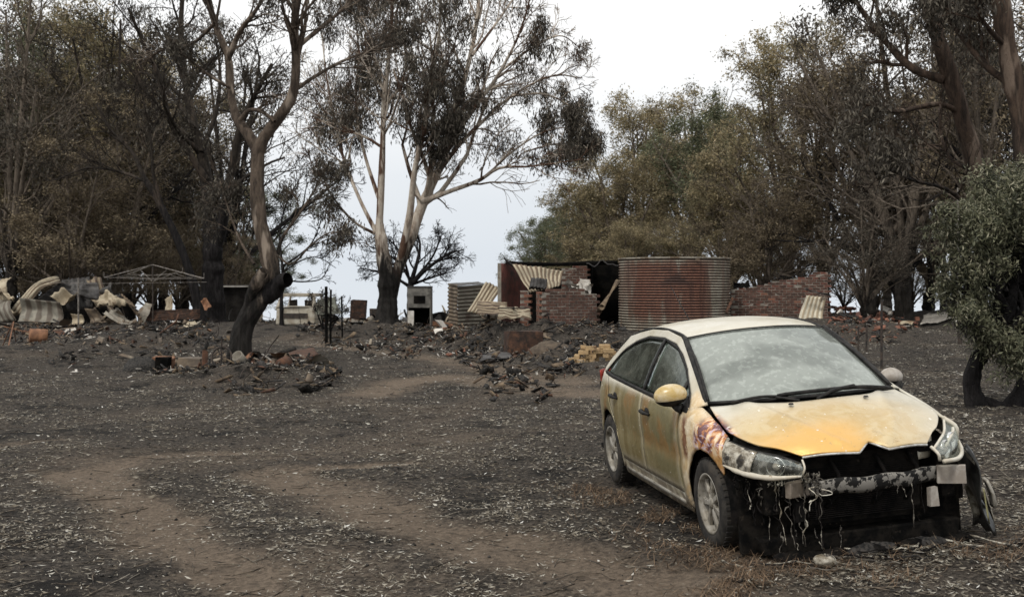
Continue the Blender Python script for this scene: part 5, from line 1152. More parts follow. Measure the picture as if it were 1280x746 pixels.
csheet('roof_sheet', 'dull yellow corrugated sheet at the foot of the maroon wall', A4((625, 381, 31.3), (622, 396, 30.8), (664, 399, 30.8), (662, 386, 31.3)), 5, M_strC, amp=.025, crump=.08)
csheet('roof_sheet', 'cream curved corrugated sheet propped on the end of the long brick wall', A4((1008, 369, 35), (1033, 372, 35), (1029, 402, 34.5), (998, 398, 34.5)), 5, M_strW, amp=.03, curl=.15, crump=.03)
csheet('roof_tin', 'thin grey strip bent over the cream curved sheet', A4((1004, 360, 34.6), (1008, 363, 34.6), (1040, 371, 34.6), (1038, 368, 34.6)), 2, M_dsheet, amp=.01)
csheet('roof_tin', 'black tin scrap caught on the brick wall beside the tank', A4((917, 354, 35.5), (936, 350, 35.5), (938, 357, 35.2), (917, 361, 35.2)), 3, M_void)
csheet('board', 'dark board leaning on the right side of the tank', A4((906, 390, 34.2), (909, 391, 34.2), (918, 373, 34.5), (915, 371, 34.5)), 1, M_rust, 'board', amp=0, crump=.01, thick=.02)
# leaning timber pole
tag(MB().tube([gnd(733, 414), at(752, 384, 31.6), at(772, 352, 32.6)], [.09, .085, .08], 9).obj('timber_pole', M_wood), 'thick brown timber pole leaning across the dark doorway', 'pole')
# crumpled shed on the left, some fifty metres off
BACK = 1.8
L_ = [('rear', A4((10, 372, 31), (165, 366, 31), (165, 404, 31), (0, 404, 31)), M_void, 6, 'black sheet standing for the dark inside of the collapsed shed', .05),  # one black sheet; the shade inside the shed is put into its colour
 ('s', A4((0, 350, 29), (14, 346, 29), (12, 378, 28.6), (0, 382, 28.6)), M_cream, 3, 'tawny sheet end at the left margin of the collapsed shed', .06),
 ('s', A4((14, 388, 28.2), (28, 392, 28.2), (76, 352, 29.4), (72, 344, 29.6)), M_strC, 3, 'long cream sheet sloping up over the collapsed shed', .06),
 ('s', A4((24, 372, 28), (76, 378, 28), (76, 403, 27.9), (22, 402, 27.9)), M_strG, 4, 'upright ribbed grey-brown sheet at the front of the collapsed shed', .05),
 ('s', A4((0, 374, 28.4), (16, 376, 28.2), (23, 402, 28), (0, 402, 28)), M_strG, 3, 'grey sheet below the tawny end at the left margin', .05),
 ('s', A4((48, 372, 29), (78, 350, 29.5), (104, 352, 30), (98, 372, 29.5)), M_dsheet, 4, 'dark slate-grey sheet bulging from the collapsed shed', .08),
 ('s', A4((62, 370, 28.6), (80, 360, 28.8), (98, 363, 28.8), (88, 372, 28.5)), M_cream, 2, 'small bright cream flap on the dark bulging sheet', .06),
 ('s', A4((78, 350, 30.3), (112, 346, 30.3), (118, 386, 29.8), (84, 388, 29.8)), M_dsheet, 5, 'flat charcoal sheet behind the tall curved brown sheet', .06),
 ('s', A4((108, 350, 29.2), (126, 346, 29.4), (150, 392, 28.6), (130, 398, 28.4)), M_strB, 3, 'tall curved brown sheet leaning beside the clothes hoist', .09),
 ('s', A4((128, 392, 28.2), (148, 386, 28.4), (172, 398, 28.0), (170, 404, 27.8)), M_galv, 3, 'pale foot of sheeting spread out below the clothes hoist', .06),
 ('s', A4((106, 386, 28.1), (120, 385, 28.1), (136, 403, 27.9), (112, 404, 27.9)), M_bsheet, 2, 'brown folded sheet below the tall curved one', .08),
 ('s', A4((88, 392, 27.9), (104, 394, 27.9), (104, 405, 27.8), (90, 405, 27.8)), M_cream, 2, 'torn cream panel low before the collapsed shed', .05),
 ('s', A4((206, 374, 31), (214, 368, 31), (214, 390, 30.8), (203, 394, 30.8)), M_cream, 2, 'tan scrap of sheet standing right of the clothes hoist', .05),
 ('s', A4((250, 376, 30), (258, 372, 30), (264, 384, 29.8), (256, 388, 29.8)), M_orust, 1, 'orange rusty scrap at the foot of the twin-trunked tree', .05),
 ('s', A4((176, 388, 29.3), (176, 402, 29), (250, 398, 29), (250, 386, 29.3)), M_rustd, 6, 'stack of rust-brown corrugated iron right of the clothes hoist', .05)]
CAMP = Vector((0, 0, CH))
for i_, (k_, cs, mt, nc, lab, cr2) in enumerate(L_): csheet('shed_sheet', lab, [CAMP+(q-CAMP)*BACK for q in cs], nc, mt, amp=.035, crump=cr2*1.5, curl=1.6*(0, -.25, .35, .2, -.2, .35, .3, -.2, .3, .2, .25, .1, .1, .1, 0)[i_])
for k in range(13):
    cx0, cy0, Y0 = random.uniform(2, 160), random.uniform(364, 398), random.uniform(50.5, 54); w0, h0, sk = random.uniform(14, 34), random.uniform(8, 20), random.uniform(-9, 9)
    mt, ml = random.choice(((M_dsheet, 'charcoal'), (M_bsheet, 'brown'), (M_galv, 'grey'), (M_cream, 'cream'), (M_void, 'soot-black')))
    csheet('shed_sheet', 'crumpled '+ml+' sheet wedged in the collapsed shed, '+('left end' if cx0 < 50 else 'middle' if cx0 < 105 else 'right end')+(', high up' if cy0 < 375 else ', low down' if cy0 > 388 else ''), A4((cx0-w0/2, cy0-h0/2+sk, Y0+.3), (cx0+w0/2, cy0-h0/2-sk, Y0+.1), (cx0+w0/2+sk*.5, min(404, cy0+h0/2), Y0-.3), (cx0-w0/2, min(404, cy0+h0/2+sk*.4), Y0-.2)), random.randint(2, 5), mt, amp=.02, crump=.24, curl=random.uniform(-.25, .4), group='sheets of the collapsed shed')
for k in range(5):
    p = at(152+k*3, 368+k*2.5, 52.5); q = at(170+k*2, 384+k*4.5, 51)
    tag(MB().tube([p, (p+q)/2+Vector((0, 0, -.12)), q], .05, 5).obj('roof_batten', M_wood), 'thin charred batten fallen between the curved brown sheet and the hoist', 'batten', 'charred battens by the clothes hoist')
# long low shed
M_shedw = nmat('charred_weatherboard', (.012, .011, .010), (.030, .027, .024), 2, .9, .003, spec=.1)
sh = thing('low_shed', 'long low black shed with a pale roof edge behind the crooked gum', 'shed', (0, 0, 0))
panel('wall', None, None, wallq(270, 60, 328, 60, 359, 359), .15, M_shedw, sh)
A_, B_ = at(269, 358, 59.8), at(330, 358, 59.8); tag(MB().box((A_+B_)/2, ((B_-A_).length, .5, .07)).obj('roof_edge', M_white, sh), None)
MB().box((A_+B_)/2+Vector((0, 1.6, .06)), ((B_-A_).length, 3.0, .05)).obj('roof', M_dsheet, sh)
# outhouse
oh_c = at(525, 390, 38); oh = thing('outhouse', 'weathered grey tin outhouse with a black opening near the white gum', 'outhouse', (oh_c.x, 38, G(oh_c.x, 38)))
ppm = F/38; w_ = 28/ppm; h_ = at(525, 359, 38).z-G(oh_c.x, 38)
oh_b = MB(); oh_b.box((0, .4, h_/2), (w_, .04, h_)); oh_b.box((-w_/2, 0, h_/2), (.04, .8, h_)); oh_b.box((w_/2, 0, h_/2), (.04, .8, h_)); oh_b.box((0, -.4, h_*.80), (w_, .04, h_*.4)); oh_b.obj('wall', M_grime, oh)
MB().box((-w_*.36, -.42, h_*.28), (w_*.27, .03, h_*.52)).obj('white_panel', M_white, oh)
MB().box((0, 0, h_+.02), (w_*1.06, .9, .04)).obj('roof', M_dsheet, oh); MB().box((.02, -.43, h_*.76), (w_*.5, .02, h_*.15)).obj('vent', M_void, oh)
MB().box((.0, .3, h_*.3), (w_*.9, .05, h_*.6)).obj('back_panel', M_void, oh)
# rusty tub
tb = gnd(547, 421); o = MB().lathe([(0, .05), (.36, .05), (.43, .12), (.50, .33), (.53, .35), (.51, .36), (.47, .33), (.40, .14), (0, .08)], 28).obj('tub', M_orust, None, True, (tb.x, tb.y, gz(tb.x, tb.y)[0]-.03)); o.rotation_euler = (R(6), R(5), 0); tag(o, 'shallow orange-brown rusted tub among the debris', 'tub')
def rbox(name, label, cat, px0, py0, px1, py1, Y, dep, mat, rz=0, jit=.02):
    a, b2 = at(px0, py0, Y), at(px1, py1, Y); b2.z = min(b2.z, float(gz(b2.x, Y)[0])-.02); c = (a+b2)/2
    return tag(MB().box((0, 0, 0), (abs(b2.x-a.x), dep, abs(a.z-b2.z)), rotm(random.uniform(-.05, .05), random.uniform(-.05, .05), rz), jit).obj(name, mat, None, loc=(c.x, Y+dep/2, c.z), bevel=.01), label, cat)
rbox('metal_box', 'rust-brown metal box standing on the ash left of the white gum', 'metal box', 438, 375, 456, 396, 53, .7, M_rustd)
rbox('metal_box', 'squat blackened box on the debris beside the rust-brown one', 'metal box', 462, 386, 478, 398, 51, .6, M_dsteel)
rbox('metal_box', 'flat-topped rusty cabinet lying below the folded sheets', 'metal box', 633, 414, 676, 431, 27.5, .5, M_rustd, .15, .05)
csheet('tarpaulin', 'slumped green-grey tin cover beside the wrecked utility', A4((398, 374, 36), (420, 371, 36.5), (433, 392, 35.5), (400, 394, 35.5)), 3, M_tarp, 'tin cover', amp=.02, curl=.25, crump=.08)
# burnt vehicle far behind
bv = at(369, 395, 46); bv = thing('wrecked_utility', 'gutted pale vehicle with empty windows right of the crooked trunk', 'wrecked vehicle', (bv.x, 46, G(bv.x, 46)), R(-3)); M_wreck = nmat('burnt_white_body', (.42, .39, .32), (.30, .26, .20), 4, .6, .003, c3=(.14, .10, .07), s3=3)
zt = at(369, 368, 46).z-G(bv.location.x, 46); hw = 24.5/(F/46)
o = MB(); o.box((0, .9, zt*.36), (hw*2, 1.8, zt*.54), None, .03); o.obj('body', M_wreck, bv, bevel=.08)
MB().grid(lambda u, v: ((u-.5)*hw*2, -.1*math.sin(math.pi*u)+.9*v*.4, zt*.645+.03*math.sin(math.pi*u)), 8, 4).obj('bonnet', M_wreck, bv, True, thick=.03)
MB().box((0, 1.2, zt-.03), (hw*1.72, 1.5, .14)).obj('roof', M_wreck, bv, bevel=.02)
for s in (-1, 1):
    MB().tube([(s*hw*.97, .1, zt*.55), (s*hw*.80, .5, zt-.03)], .09, 6).obj('pillar', M_wreck, bv); MB().tube([(s*hw*.97, 1.9, zt*.55), (s*hw*.80, 1.9, zt-.03)], .05, 6).obj('pillar', M_wreck, bv)
    MB().box((s*hw*.42, 1.0, zt*.72), (hw*.4, .2, zt*.22), None, .03).obj('seat', M_dsteel, bv, bevel=.03)
    MB().lathe([(0, -.1), (.3, -.1), (.32, 0), (.3, .1), (0, .1)], 18, 'x').obj('wheel', M_dsteel, bv, False, (s*hw*.85, .5, .28))
MB().box((0, -.02, zt*.38), (hw*1.3, .06, zt*.14)).obj('grille', M_dsteel, bv)

# ---- rotary clothes hoist
hc = at(191, 398, 50); hz = G(hc.x, 50); ho = thing('clothes_hoist', 'bare metal rotary clothes hoist with drooping lines by the collapsed shed', 'clothes hoist', (hc.x, 50, hz))
def hl_(px, py, Y=50): q = at(px, py, Y); return q-Vector((hc.x, 50, hz))
MB().tube([(0, 0, 0), hl_(191, 331)], .035, 8).obj('mast', M_dsteel, ho)
for e in ((130, 347, 48.4), (255, 348, 48.6), (160, 343, 52.5), (228, 341, 52.5)):
    MB().tube([hl_(191, 331), hl_(*e)], .022, 6).obj('arm', M_steel, ho); MB().tube([hl_(191, 352), (hl_(191, 331)+hl_(*e))/2], .013, 5).obj('strut', M_steel, ho)
    MB().tube([hl_(*e), hl_(e[0], e[1]-7, e[2]), ], .014, 5).obj('arm_tip', M_steel, ho)
ring = [(130, 347, 48.4), (255, 348, 48.6), (228, 341, 52.5), (160, 343, 52.5), (130, 347, 48.4)]
for a, b2 in zip(ring, ring[1:]):
    for f in (1, .78, .56):
        A_, B_ = hl_(191, 345).lerp(hl_(*a), f), hl_(191, 345).lerp(hl_(*b2), f); MB().tube([A_, (A_+B_)/2+Vector((0, 0, -.05)), B_], .009, 4).obj('line', M_steel, ho)
tag(MB().tube([at(98, 412, 47), at(98, 347, 47)], .036, 6).obj('steel_post', M_steel), 'thin steel post before the collapsed shed', 'post')
tag(MB().tube([at(60, 353, 47.5), at(110, 354.5, 47.5), at(258, 352.5, 47.5)], .012, 4).obj('fence_wire', M_steel), 'slack wire strung across in front of the clothes hoist', 'wire')
for k, (px, y0, y1, Y_, r, lab) in enumerate(((1102, 447, 374, 20, .022, 'tall thin black star post right of the car roof'), (1073, 425, 408, 24, .02, 'short black post left of the tall star post'), (1083, 425, 405, 24, .02, 'short black post next to the tall star post'), (408, 395, 358, 33, .05, 'blackened upright post beside the burnt shrub'), (413, 395, 362, 33, .035, 'thin leaning post behind the blackened upright'), (428, 392, 370, 35, .03, 'bare post left of the rust-brown box'))):
    a = at(px, y0, Y_); a.z = G(a.x, Y_)-.1; b2 = at(px+random.uniform(-1, 1), y1, Y_); tag(MB().tube([a, b2], r, 6).obj('star_post' if px > 1000 else 'wooden_post', M_dsteel if px > 1000 else M_void), lab, 'post')
pp = thing('insulator_pole', 'tall thin pole with a white insulator near its foot', 'pole', (0, 0, 0)); a = at(1198, 418, 27)
MB().tube([(a.x, 27, G(a.x, 27)-.1), at(1198, 320, 27), at(1197, 235, 27)], [.035, .03, .02], 8).obj('pole', M_steel, pp)
MB().lathe([(0, -.10), (.035, -.09), (.045, 0), (.03, .09), (0, .12)], 12).obj('insulator', M_white, pp, True, at(1195.5, 400, 26.9))
MB().tube([(a.x, 26.9, G(a.x, 27)-.1), at(1199, 390, 26.9)], .06, 8).obj('foot_sleeve', M_dsteel, pp)

# ---- objects round the crooked gum
dr = gnd(48, 443); o = MB().lathe([(.0, -.22), (.17, -.22), (.185, -.2), (.18, -.07), (.19, -.06), (.18, .07), (.19, .08), (.185, .22), (.165, .22), (.16, -.15), (0, -.15)], 28, 'x').obj('rusty_drum', M_orust, None, True, (dr.x, dr.y, gz(dr.x, dr.y)[0]+.16)); o.rotation_euler = (0, R(4), R(28)); tag(o, 'open rusty drum lying on its side in the ash', 'drum')
def frame(label, feet, top, r, mat, extra=()):
    t_ = thing('metal_stand', label, 'metal stand', (0, 0, 0)); tp = at(*top)
    for f in feet: g_ = gnd(*f); MB().tube([g_, g_.lerp(tp, .6)+Vector((random.uniform(-.03, .03), 0, 0)), tp], r, 6).obj('leg', mat, t_)
    for a, b2 in extra: MB().tube([at(*a), at(*b2)], r*.9, 6).obj('bar', mat, t_)
g_ = gnd(150, 445)
frame('spindly rusty three-legged frame standing on the white sheet', [(131, 442), (150, 441), (140, 447)], (137, 420, g_.y), .018, M_rust, [((137, 422, g_.y), (160, 430, g_.y))])
frame('second rusty leg frame tipped over beside the white sheet', [(158, 441), (178, 441), (170, 446)], (166, 425, g_.y), .018, M_rust, [((150, 434, g_.y), (186, 436, g_.y))])
frame('twisted chair frame at the left margin of the photo', [(10, 436), (20, 428), (3, 433)], (17, 402, g_.y+2), .016, M_orust, [((5, 408, g_.y+2), (38, 416, g_.y+2)), ((17, 403, g_.y+2), (10, 436, g_.y))])
frame('bent tubular bed frame on the folded sheets', [(622, 402), (662, 400), (630, 400)], (642, 384, 30.3), .02, M_dsteel, [((622, 385, 30.3), (662, 385, 30.3))])
def flat(name, label, cat, pts, mat, th_=.012, lift=.03, grp=None, rough=.02):
    """ragged sheet lying on the ground through picture points"""
    P = [gnd(*q) for q in pts]; a, b2, c, d = P; mb = MB()
    def fn(u, v):
        p = (a*(1-u)+b2*u)*(1-v)+(d*(1-u)+c*u)*v; p.z = gz(p.x, p.y)[0]+lift+rough*math.sin(u*7+v*5+a.x)+random.uniform(-1, 1)*rough*.3; p.x += .02*math.sin(v*17+u*3); return tuple(p)
    return tag(mb.grid(fn, 10, 5).obj(name, mat, None, True, thick=th_), label, cat, grp)
flat('fallen_board', 'white sheet lying flat under the rusty leg frames', 'board', [(98, 441), (188, 440), (182, 433), (120, 435)], M_white)
flat('fallen_board', 'thin pale strip beside the blackened lump', 'board', [(185, 441), (238, 430), (234, 428), (186, 437)], M_paleb)
wx_ = gnd(175, 466)
def mound(name, label, px, py, w_, h_, mat, cat, d_=None):
    g_ = gnd(px, py); s_ = g_.y/F; s0 = random.random()*40
    def fn(u, v):
        a = u*2*math.pi; q = v*math.pi/2; rr_ = (.75+.5*fbm(np.array([math.cos(a)*1.5+s0]), np.array([math.sin(a)*1.5+v*2+s0]), 3)[0])
        return (w_*s_*.5*rr_*math.cos(q)*math.cos(a), (d_ or w_*s_*.4)*rr_*math.cos(q)*math.sin(a), h_*s_*rr_*math.sin(q)-.03)
    return tag(MB().grid(fn, 28, 9).obj(name, mat, None, True, (g_.x, g_.y+.15, G(g_.x, g_.y))), label, cat)
mound('burnt_mattress', 'shapeless blackened heap on the ash left of the small black box', 174, 464, 48, 20, M_char, 'burnt heap')
rbox('metal_box', 'small black metal box near the shapeless heap', 'metal box', 193, 447, 210, 464, gnd(200, 464).y, .25, M_void)
Yt = gnd(240, 466).y
rbox('metal_box', 'brown metal cabinet lying on its side left of the crooked trunk', 'metal cabinet', 222, 447, 252, 464, Yt, .4, M_bsheet, -.1)
rbox('metal_plate', 'narrow rusty plate standing between the cabinet and the wheel ring', 'metal plate', 252, 438, 259, 466, Yt-.1, .05, M_rust, .2)
rbox('metal_box', 'low pale brown box left of the lying cabinet', 'metal box', 190, 447, 214, 453, Yt+.6, .3, M_orust, .1)
wh = thing('barrow_wheel', 'rusty wheel ring with an upright bar beside the crooked trunk foot', 'wheel', at(277, 446, Yt-.2)); P = [(.21*math.cos(a*math.pi/14), .05*math.sin(a*math.pi/14), .21*math.sin(a*math.pi/14)) for a in range(29)]
MB().tube(P, .022, 6, False).obj('ring', M_dsteel, wh, True); MB().tube([(-.02, 0, -.2), (0, 0, .15), (.02, -.05, .44)], .018, 6).obj('bar', M_dsteel, wh); 
for a in (0, 1.05, 2.1): MB().tube([(.2*math.cos(a), 0, .2*math.sin(a)), (-.2*math.cos(a), 0, -.2*math.sin(a))], .008, 4).obj('spoke', M_dsteel, wh)
for pts, mt, lab in (([(392, 425), (448, 417), (440, 409), (388, 412)], M_paleb, 'long pale board in the ash below the wrecked utility'), ([(475, 421), (487, 419), (486, 410), (474, 411)], M_white, 'short white panel in the middle of the debris'), ([(312, 452), (340, 462), (352, 455), (330, 449)], M_orust, 'rust-brown bent sheet right of the crooked trunk'),
        ([(345, 458), (398, 448), (392, 440), (360, 447)], M_rust, 'dark rusted sheet in the heap right of the crooked trunk'), ([(340, 473), (388, 470), (385, 466), (345, 468)], M_paleb, 'pale ashy board at the front of that heap'), ([(570, 407), (577, 409), (600, 386), (592, 384)], M_cream, 'tan plank slanting down from the folded sheets'),
        ([(440, 410), (458, 412), (460, 404), (442, 403)], M_dsheet, 'dark sheet between the boxes and the white gum'), ([(600, 455), (640, 452), (636, 444), (606, 446)], M_dsheet, 'black sheet low in front of the folded sheets'), ([(1150, 410), (1190, 406), (1188, 402), (1155, 404)], M_paleb, 'pale board at the far end of the brick rubble')):
    flat('fallen_sheet', lab, 'fallen sheet', pts, mt, lift=.10)
mound('earth_mound', 'brown earth mound left of the cream brick pile', 688, 447, 62, 22, nmat('brown_earth', (.11, .085, .062), (.06, .047, .036), 9, .95, .02), 'earth mound')

# ---- pile of cream bricks
def brick_obj(mat, d=(.23, .11, .076)):
    return MB().box((0, 0, 0), d, None, .004).mesh('loose_brick', mat)
CB = [brick_obj(M_cbrick, (.23, .115, .085)) for _ in range(3)]; RB = [brick_obj(m_) for m_ in (M_brick[0], M_brick[3], M_brick[1])]+[brick_obj(M_brick[3], (.12, .11, .076)), brick_obj(M_paleb, (.16, .10, .07))]
pc = gnd(744, 455); n = 0
for lay, cnt in ((0, 15), (1, 12), (2, 8), (3, 4)):
    for k in range(cnt):
        x = pc.x+random.uniform(-.52, .46)*(1-.17*lay); y = pc.y+random.uniform(-.1, .5)*(1-.12*lay); o = bpy.data.objects.new('cream_brick', random.choice(CB)); C.objects.link(o)
        o.location = (x, y, G(x, y)+.05+.088*lay+random.uniform(0, .01)+.04); o.rotation_euler = (random.uniform(-.05, .05), random.uniform(-.06, .06), random.choice((0, 0, 1.5))+random.uniform(-.25, .25))
        tag(o, 'cream brick in the loose pile just behind the car', 'brick', 'pile of cream bricks behind the car')
# ---- brick rubble and other countable fragments
def strew(name, label, cat, group, meshes, n, regions, lift=(.02, .12), tilt=.5, scale=(.7, 1.3)):
    tot = sum(r[4] for r in regions); k = 0
    for (cx_, cy_, rx, ry, wt_) in regions:
        for _ in range(max(1, round(n*wt_/tot))):
            a = random.random()*6.28; rr_ = math.sqrt(random.random()); px, py = cx_+rx*rr_*math.cos(a), cy_+ry*rr_*math.sin(a); g_ = gnd(px, py)
            o = bpy.data.objects.new(name, random.choice(meshes)); C.objects.link(o); o.location = (g_.x, g_.y, float(gz(g_.x, g_.y)[0])+random.uniform(*lift)); o.rotation_euler = (random.gauss(0, tilt), random.gauss(0, tilt), random.random()*6.28); s = random.uniform(*scale); o.scale = (s, s, s)
            tag(o, MLAB.get(o.data.name.split('.')[0]+o.data.materials[0].name, label)+(' standing on edge' if name == 'upright_sheet' else ' sticking up' if name == 'charred_post' else '')+(', large' if s > scale[0]+.75*(scale[1]-scale[0]) else ', small' if s < scale[0]+.25*(scale[1]-scale[0]) else '')+', '+where(px), cat, group)
MLAB = {}
for nm_, ms in (('frag', dict(galvanised_sheet='grey bent iron fragment', rusted_iron='rusty curled iron fragment', browned_sheet='brown flattened iron strip', blackened_sheet='blackened iron fragment', cream_sheet='cream iron fragment', ash_pale_board='ash-pale board fragment', orange_rust='orange rusted iron fragment')),
        ('plank', dict(soot_black='soot-black plank', scorched_timber='brown scorched board', ash_pale_board='pale ashy batten', charcoal='long charcoal beam')), ('pipe', dict(rusted_iron='rusty bent pipe', burnt_steel_tube='grey bent pipe', black_steel='black bent pipe')),
        ('tin', dict(rusted_iron='rusty open tin', galvanised_sheet='grey open tin', black_steel='black open tin')), ('loose_brick', dict(red_brick='red brick', brown_brick='brown brick', orange_brick='orange brick', ash_pale_board='lump of pale mortar'))):
    for a_m, b_l in ms.items(): MLAB[nm_+a_m] = b_l
strew('brick_rubble', 'broken red brick in the rubble spilling from the end of the long brick wall', 'brick', 'red brick rubble right of the car roof', RB, 110, [(1075, 408, 55, 10, 5), (1040, 398, 30, 6, 2), (1120, 410, 30, 6, 1), (970, 396, 25, 3, .6)], (.0, .28), .6)
strew('brick_rubble', 'broken brick lying in the heaps before the black doorway', 'brick', 'brick rubble in front of the ruined house', RB, 60, [(745, 398, 30, 12, 3), (700, 405, 30, 8, 2), (640, 405, 25, 8, 1)], (.0, .22), .6)
def frag(mat, L, W, T, bend=0): return MB().grid(lambda u, v: ((u-.5)*L, (v-.5)*W*(1-.2*math.sin(u*9)), bend*L*math.sin(math.pi*u)+.02*math.sin(v*5+u*9)), 8, 3).mesh('frag', mat, True)
def plank_me(mat, L, W, T): return MB().box((0, 0, 0), (L, W, T), None, .008).mesh('plank', mat)
def thick_all(meshes): return meshes
FS = [frag(m_, L, W, .01, b_) for m_, L, W, b_ in ((M_galv, .7, .4, .1), (M_rust, .6, .35, .15), (M_bsheet, .8, .3, .08), (M_dsheet, .6, .4, .1), (M_cream, .5, .25, .1), (M_paleb, .5, .35, .05), (M_orust, .45, .3, .2))]
PL = [plank_me(m_, L, W, T) for m_, L, W, T in ((M_void, 1.3, .09, .06), (M_wood, 1.0, .10, .03), (M_void, .8, .1, .08), (M_paleb, .6, .12, .03), (M_char, 1.6, .08, .08))]
PI = [MB().tube([(-.5, 0, 0), (-.1, .05, .04), (.35, 0, .0), (.5, .04, .1)], .018, 6).mesh('pipe', m_, True) for m_ in (M_rust, M_steel, M_dsteel)]
TN = [MB().lathe([(0, 0), (.11, 0), (.115, .25), (.10, .25), (.095, .03), (0, .02)], 16).mesh('tin', m_, True) for m_ in (M_rust, M_galv, M_dsteel)]
RUINS = [(430, 404, 55, 9, 3), (500, 406, 60, 9, 4), (570, 410, 60, 11, 4), (640, 413, 50, 13, 4), (700, 412, 45, 14, 2.5), (60, 412, 70, 8, 1.5), (210, 405, 60, 12, 2), (350, 458, 50, 10, 2), (235, 430, 60, 12, 1), (1090, 408, 60, 8, 1.2)]
strew('sheet_fragment', 'buckled fragment of roofing iron in the burnt debris', 'iron fragment', 'roofing iron fragments strewn in front of the ruins', FS, 120, RUINS, (.02, .2), .35, (.5, 1.2))
strew('charred_plank', 'charred length of timber in the burnt debris', 'timber', 'charred timbers strewn in front of the ruins', PL, 80, RUINS, (.03, .25), .25, (.5, 1.1))
strew('bent_pipe', 'bent length of pipe in the burnt debris', 'pipe', 'bent pipes strewn in front of the ruins', PI, 40, RUINS, (.05, .3), .4, (.6, 1.4))
strew('burnt_tin', 'burnt open tin in the burnt debris', 'tin', 'burnt tins strewn in front of the ruins', TN, 24, RUINS, (.05, .2), 1.0, (.6, 1.3))
FT = [(395, 398, 25, 3, 1), (440, 399, 30, 4, 2), (500, 400, 35, 4, 2), (560, 401, 35, 5, 2.5), (610, 402, 35, 5, 2.5), (655, 404, 30, 6, 2), (225, 398, 45, 4, 1.2), (300, 400, 30, 3, .8), (335, 400, 30, 3, .8), (700, 402, 25, 4, 1)]
strew('upright_sheet', 'roofing iron standing on edge', 'iron sheet', 'roofing iron standing tangled along the ruins', FS, 90, FT, (.12, .42), .95, (.7, 1.7))
FL = [frag(m_, L, W, .01, b_) for m_, L, W, b_ in ((M_bsheet, 1.1, .5, .2), (M_cream, 1.0, .45, .15), (M_galv, 1.2, .5, .25), (M_dsheet, 1.0, .6, .2))]
for ix, me_ in enumerate(FL): me_.name = 'frag'
strew('upright_sheet', 'roofing iron standing on edge', 'iron sheet', 'roofing iron standing tangled along the ruins', FL, 46, [(600, 400, 45, 8, 4), (560, 404, 40, 8, 2), (650, 404, 30, 10, 2), (500, 402, 40, 5, 1.5), (445, 402, 40, 5, 1), (160, 402, 60, 5, 2)], (.1, .45), .8, (.6, 1.2))
strew('charred_post', 'charred timber sticking up', 'timber', 'charred timbers sticking up along the ruins', PL, 60, FT, (.15, .4), .7, (.6, 1.0))
n = 700; pk = np.array(FT+RUINS)[rng.integers(0, len(FT+RUINS), n)]; px = pk[:, 0]+pk[:, 2]*rng.uniform(-1, 1, n); py = pk[:, 1]+pk[:, 3]*rng.uniform(-1, 1, n)
y = F*(CH-.2)/(py-356.5); x = (px-640)/F*y; z = gz(x, y); d = rng.normal(0, 1, (n, 3)); d[:, 2] = np.abs(d[:, 2])*.7; d = nrm(d); L0 = .15+rng.random(n)**2*.8
Pw = paths(np.stack([x, y, z+.02], -1), d, L0, 6, .28, -.05); Vw, Qw = tubes_np(Pw, np.full((n, 6), .009)*(.6+rng.random((n, 1))), 3)
tag(link('wire_tangle', np_mesh('wire_tangle', Vw, Qw, M_dsteel)), 'tangled black wire and rods sticking out of the debris', 'wire', kind='stuff')
wp = MB().grid(lambda u, v: ((u-.5)*.45, (v-.5)*.3, .05*math.sin(u*5+v*3)), 8, 5).mesh('plaster_slab', M_white, True)
strew('plaster_slab', 'white slab of fallen plaster in the ruin', 'plaster slab', 'white plaster slabs fallen inside the ruin', [wp], 26, [(748, 396, 24, 8, 3), (700, 398, 25, 5, 1), (1085, 404, 35, 5, 2), (540, 430, 60, 5, 1)], (.05, .3), .4, (.5, 1.2))
for k in range(9):
    p = at(random.uniform(712, 734), random.uniform(350, 364), 35.2-k*.05); o = bpy.data.objects.new('plaster_slab', wp); C.objects.link(o); o.location = p; o.rotation_euler = (random.uniform(0, 1.4), random.uniform(-.5, .5), random.random()*6); tag(o, 'white plaster slab heaped against the dark red back wall', 'plaster slab', 'white plaster heaped on the back wall')
mound('rubble_heap', 'black heap of fallen roofing under the brick pier', 664, 397, 36, 30, M_void, 'rubble heap', .5)
mound('rubble_heap', 'pale plaster heap against the dark red back wall', 722, 398, 36, 44, M_paleb, 'rubble heap', .5)
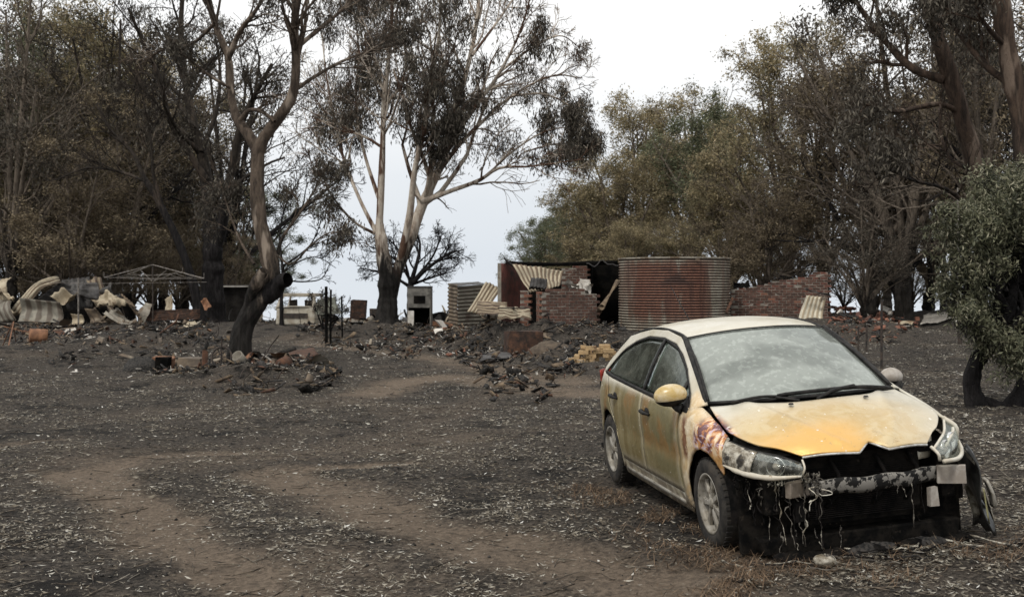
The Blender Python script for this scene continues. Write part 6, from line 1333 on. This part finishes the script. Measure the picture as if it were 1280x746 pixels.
# uncountable shards
def shards(n, regs, smin, smax, mat, name, label, rise=.12):
    cx_ = []; w_ = np.array([r[4] for r in regs], float); w_ /= w_.sum(); pick = rng.choice(len(regs), n, p=w_)
    a = rng.random(n)*6.28; rr_ = np.sqrt(rng.random(n)); rg = np.array(regs); px = rg[pick, 0]+rg[pick, 2]*rr_*np.cos(a); py = rg[pick, 1]+rg[pick, 3]*rr_*np.sin(a)
    # to the ground by the local drop below the horizon
    dz = CH-.15; y = F*dz/np.maximum(py-357, 20); 
    for _ in range(4): x = (px-640)/F*y; y = F*(CH-gz(x, y)+0*y)/np.maximum(py-356.5, 20)
    x = (px-640)/F*y
    base = np.array([[-1, -1, -1], [1, -1, -1], [1, 1, -1], [-1, 1, -1], [-1, -1, 1], [1, -1, 1], [1, 1, 1], [-1, 1, 1]], float)
    qd = np.array([[0, 3, 2, 1], [4, 5, 6, 7], [0, 1, 5, 4], [1, 2, 6, 5], [2, 3, 7, 6], [3, 0, 4, 7]])
    s = smin+(smax-smin)*rng.random(n)**2.5; dim = np.stack([s, s*(.12+.5*rng.random(n)**1.5), s*(.03+.13*rng.random(n))], -1)
    V = (base[None]+rng.normal(0, .25, (n, 8, 3)))*dim[:, None]
    e = rng.normal(0, .45, (n, 2)); an = rng.random(n)*6.28
    c, q = np.cos(e[:, 0])[:, None], np.sin(e[:, 0])[:, None]; V = np.stack([V[..., 0], V[..., 1]*c-V[..., 2]*q, V[..., 1]*q+V[..., 2]*c], -1)
    c, q = np.cos(e[:, 1])[:, None], np.sin(e[:, 1])[:, None]; V = np.stack([V[..., 0]*c+V[..., 2]*q, V[..., 1], -V[..., 0]*q+V[..., 2]*c], -1)
    c, q = np.cos(an)[:, None], np.sin(an)[:, None]; V = np.stack([V[..., 0]*c-V[..., 1]*q, V[..., 0]*q+V[..., 1]*c, V[..., 2]], -1)
    V += np.stack([x, y, gz(x, y)+rng.random(n)*rise], -1)[:, None]
    Qd = (qd[None]+np.arange(n)[:, None, None]*8).reshape(-1, 4); o = link(name, np_mesh(name, V.reshape(-1, 3), Qd, mat)); tag(o, label, 'rubble', kind='stuff')
BAND = RUINS+[(470, 414, 100, 8, 3), (660, 430, 90, 12, 4), (560, 420, 80, 8, 2), (730, 430, 50, 18, 2), (300, 460, 120, 16, 2), (120, 425, 120, 14, 2), (380, 400, 60, 8, 1.5), (400, 470, 25, 8, .6)]
shards(13000, BAND, .015, .15, M_char, 'black_rubble', 'black charred crumbs and shards filling the debris field')
shards(2600, BAND, .01, .085, M_paleb, 'ash_rubble', 'pale ash-grey shards in the debris field')
shards(2000, BAND, .012, .11, M_rust, 'rust_rubble', 'rust-brown shards in the debris field')
shards(3600, BAND+[(600, 412, 80, 10, 5)], .015, .15, M_wood, 'timber_rubble', 'scorched brown timber splinters in the debris field')
shards(1800, BAND+[(600, 412, 80, 10, 3)], .02, .16, M_bsheet, 'tin_rubble', 'brown scraps of tin in the debris field')
shards(500, [(745, 400, 32, 12, 3), (1075, 408, 60, 10, 4), (560, 420, 90, 12, 1)], .03, .12, M_brick[3], 'brick_crumbs', 'crumbled red brick')
shards(800, [(640, 432, 120, 12, 2), (480, 424, 110, 9, 3), (1085, 408, 60, 8, 1), (200, 440, 120, 12, 1), (380, 462, 40, 10, 1)], .01, .07, M_white, 'white_shards', 'small white shards in the debris field')
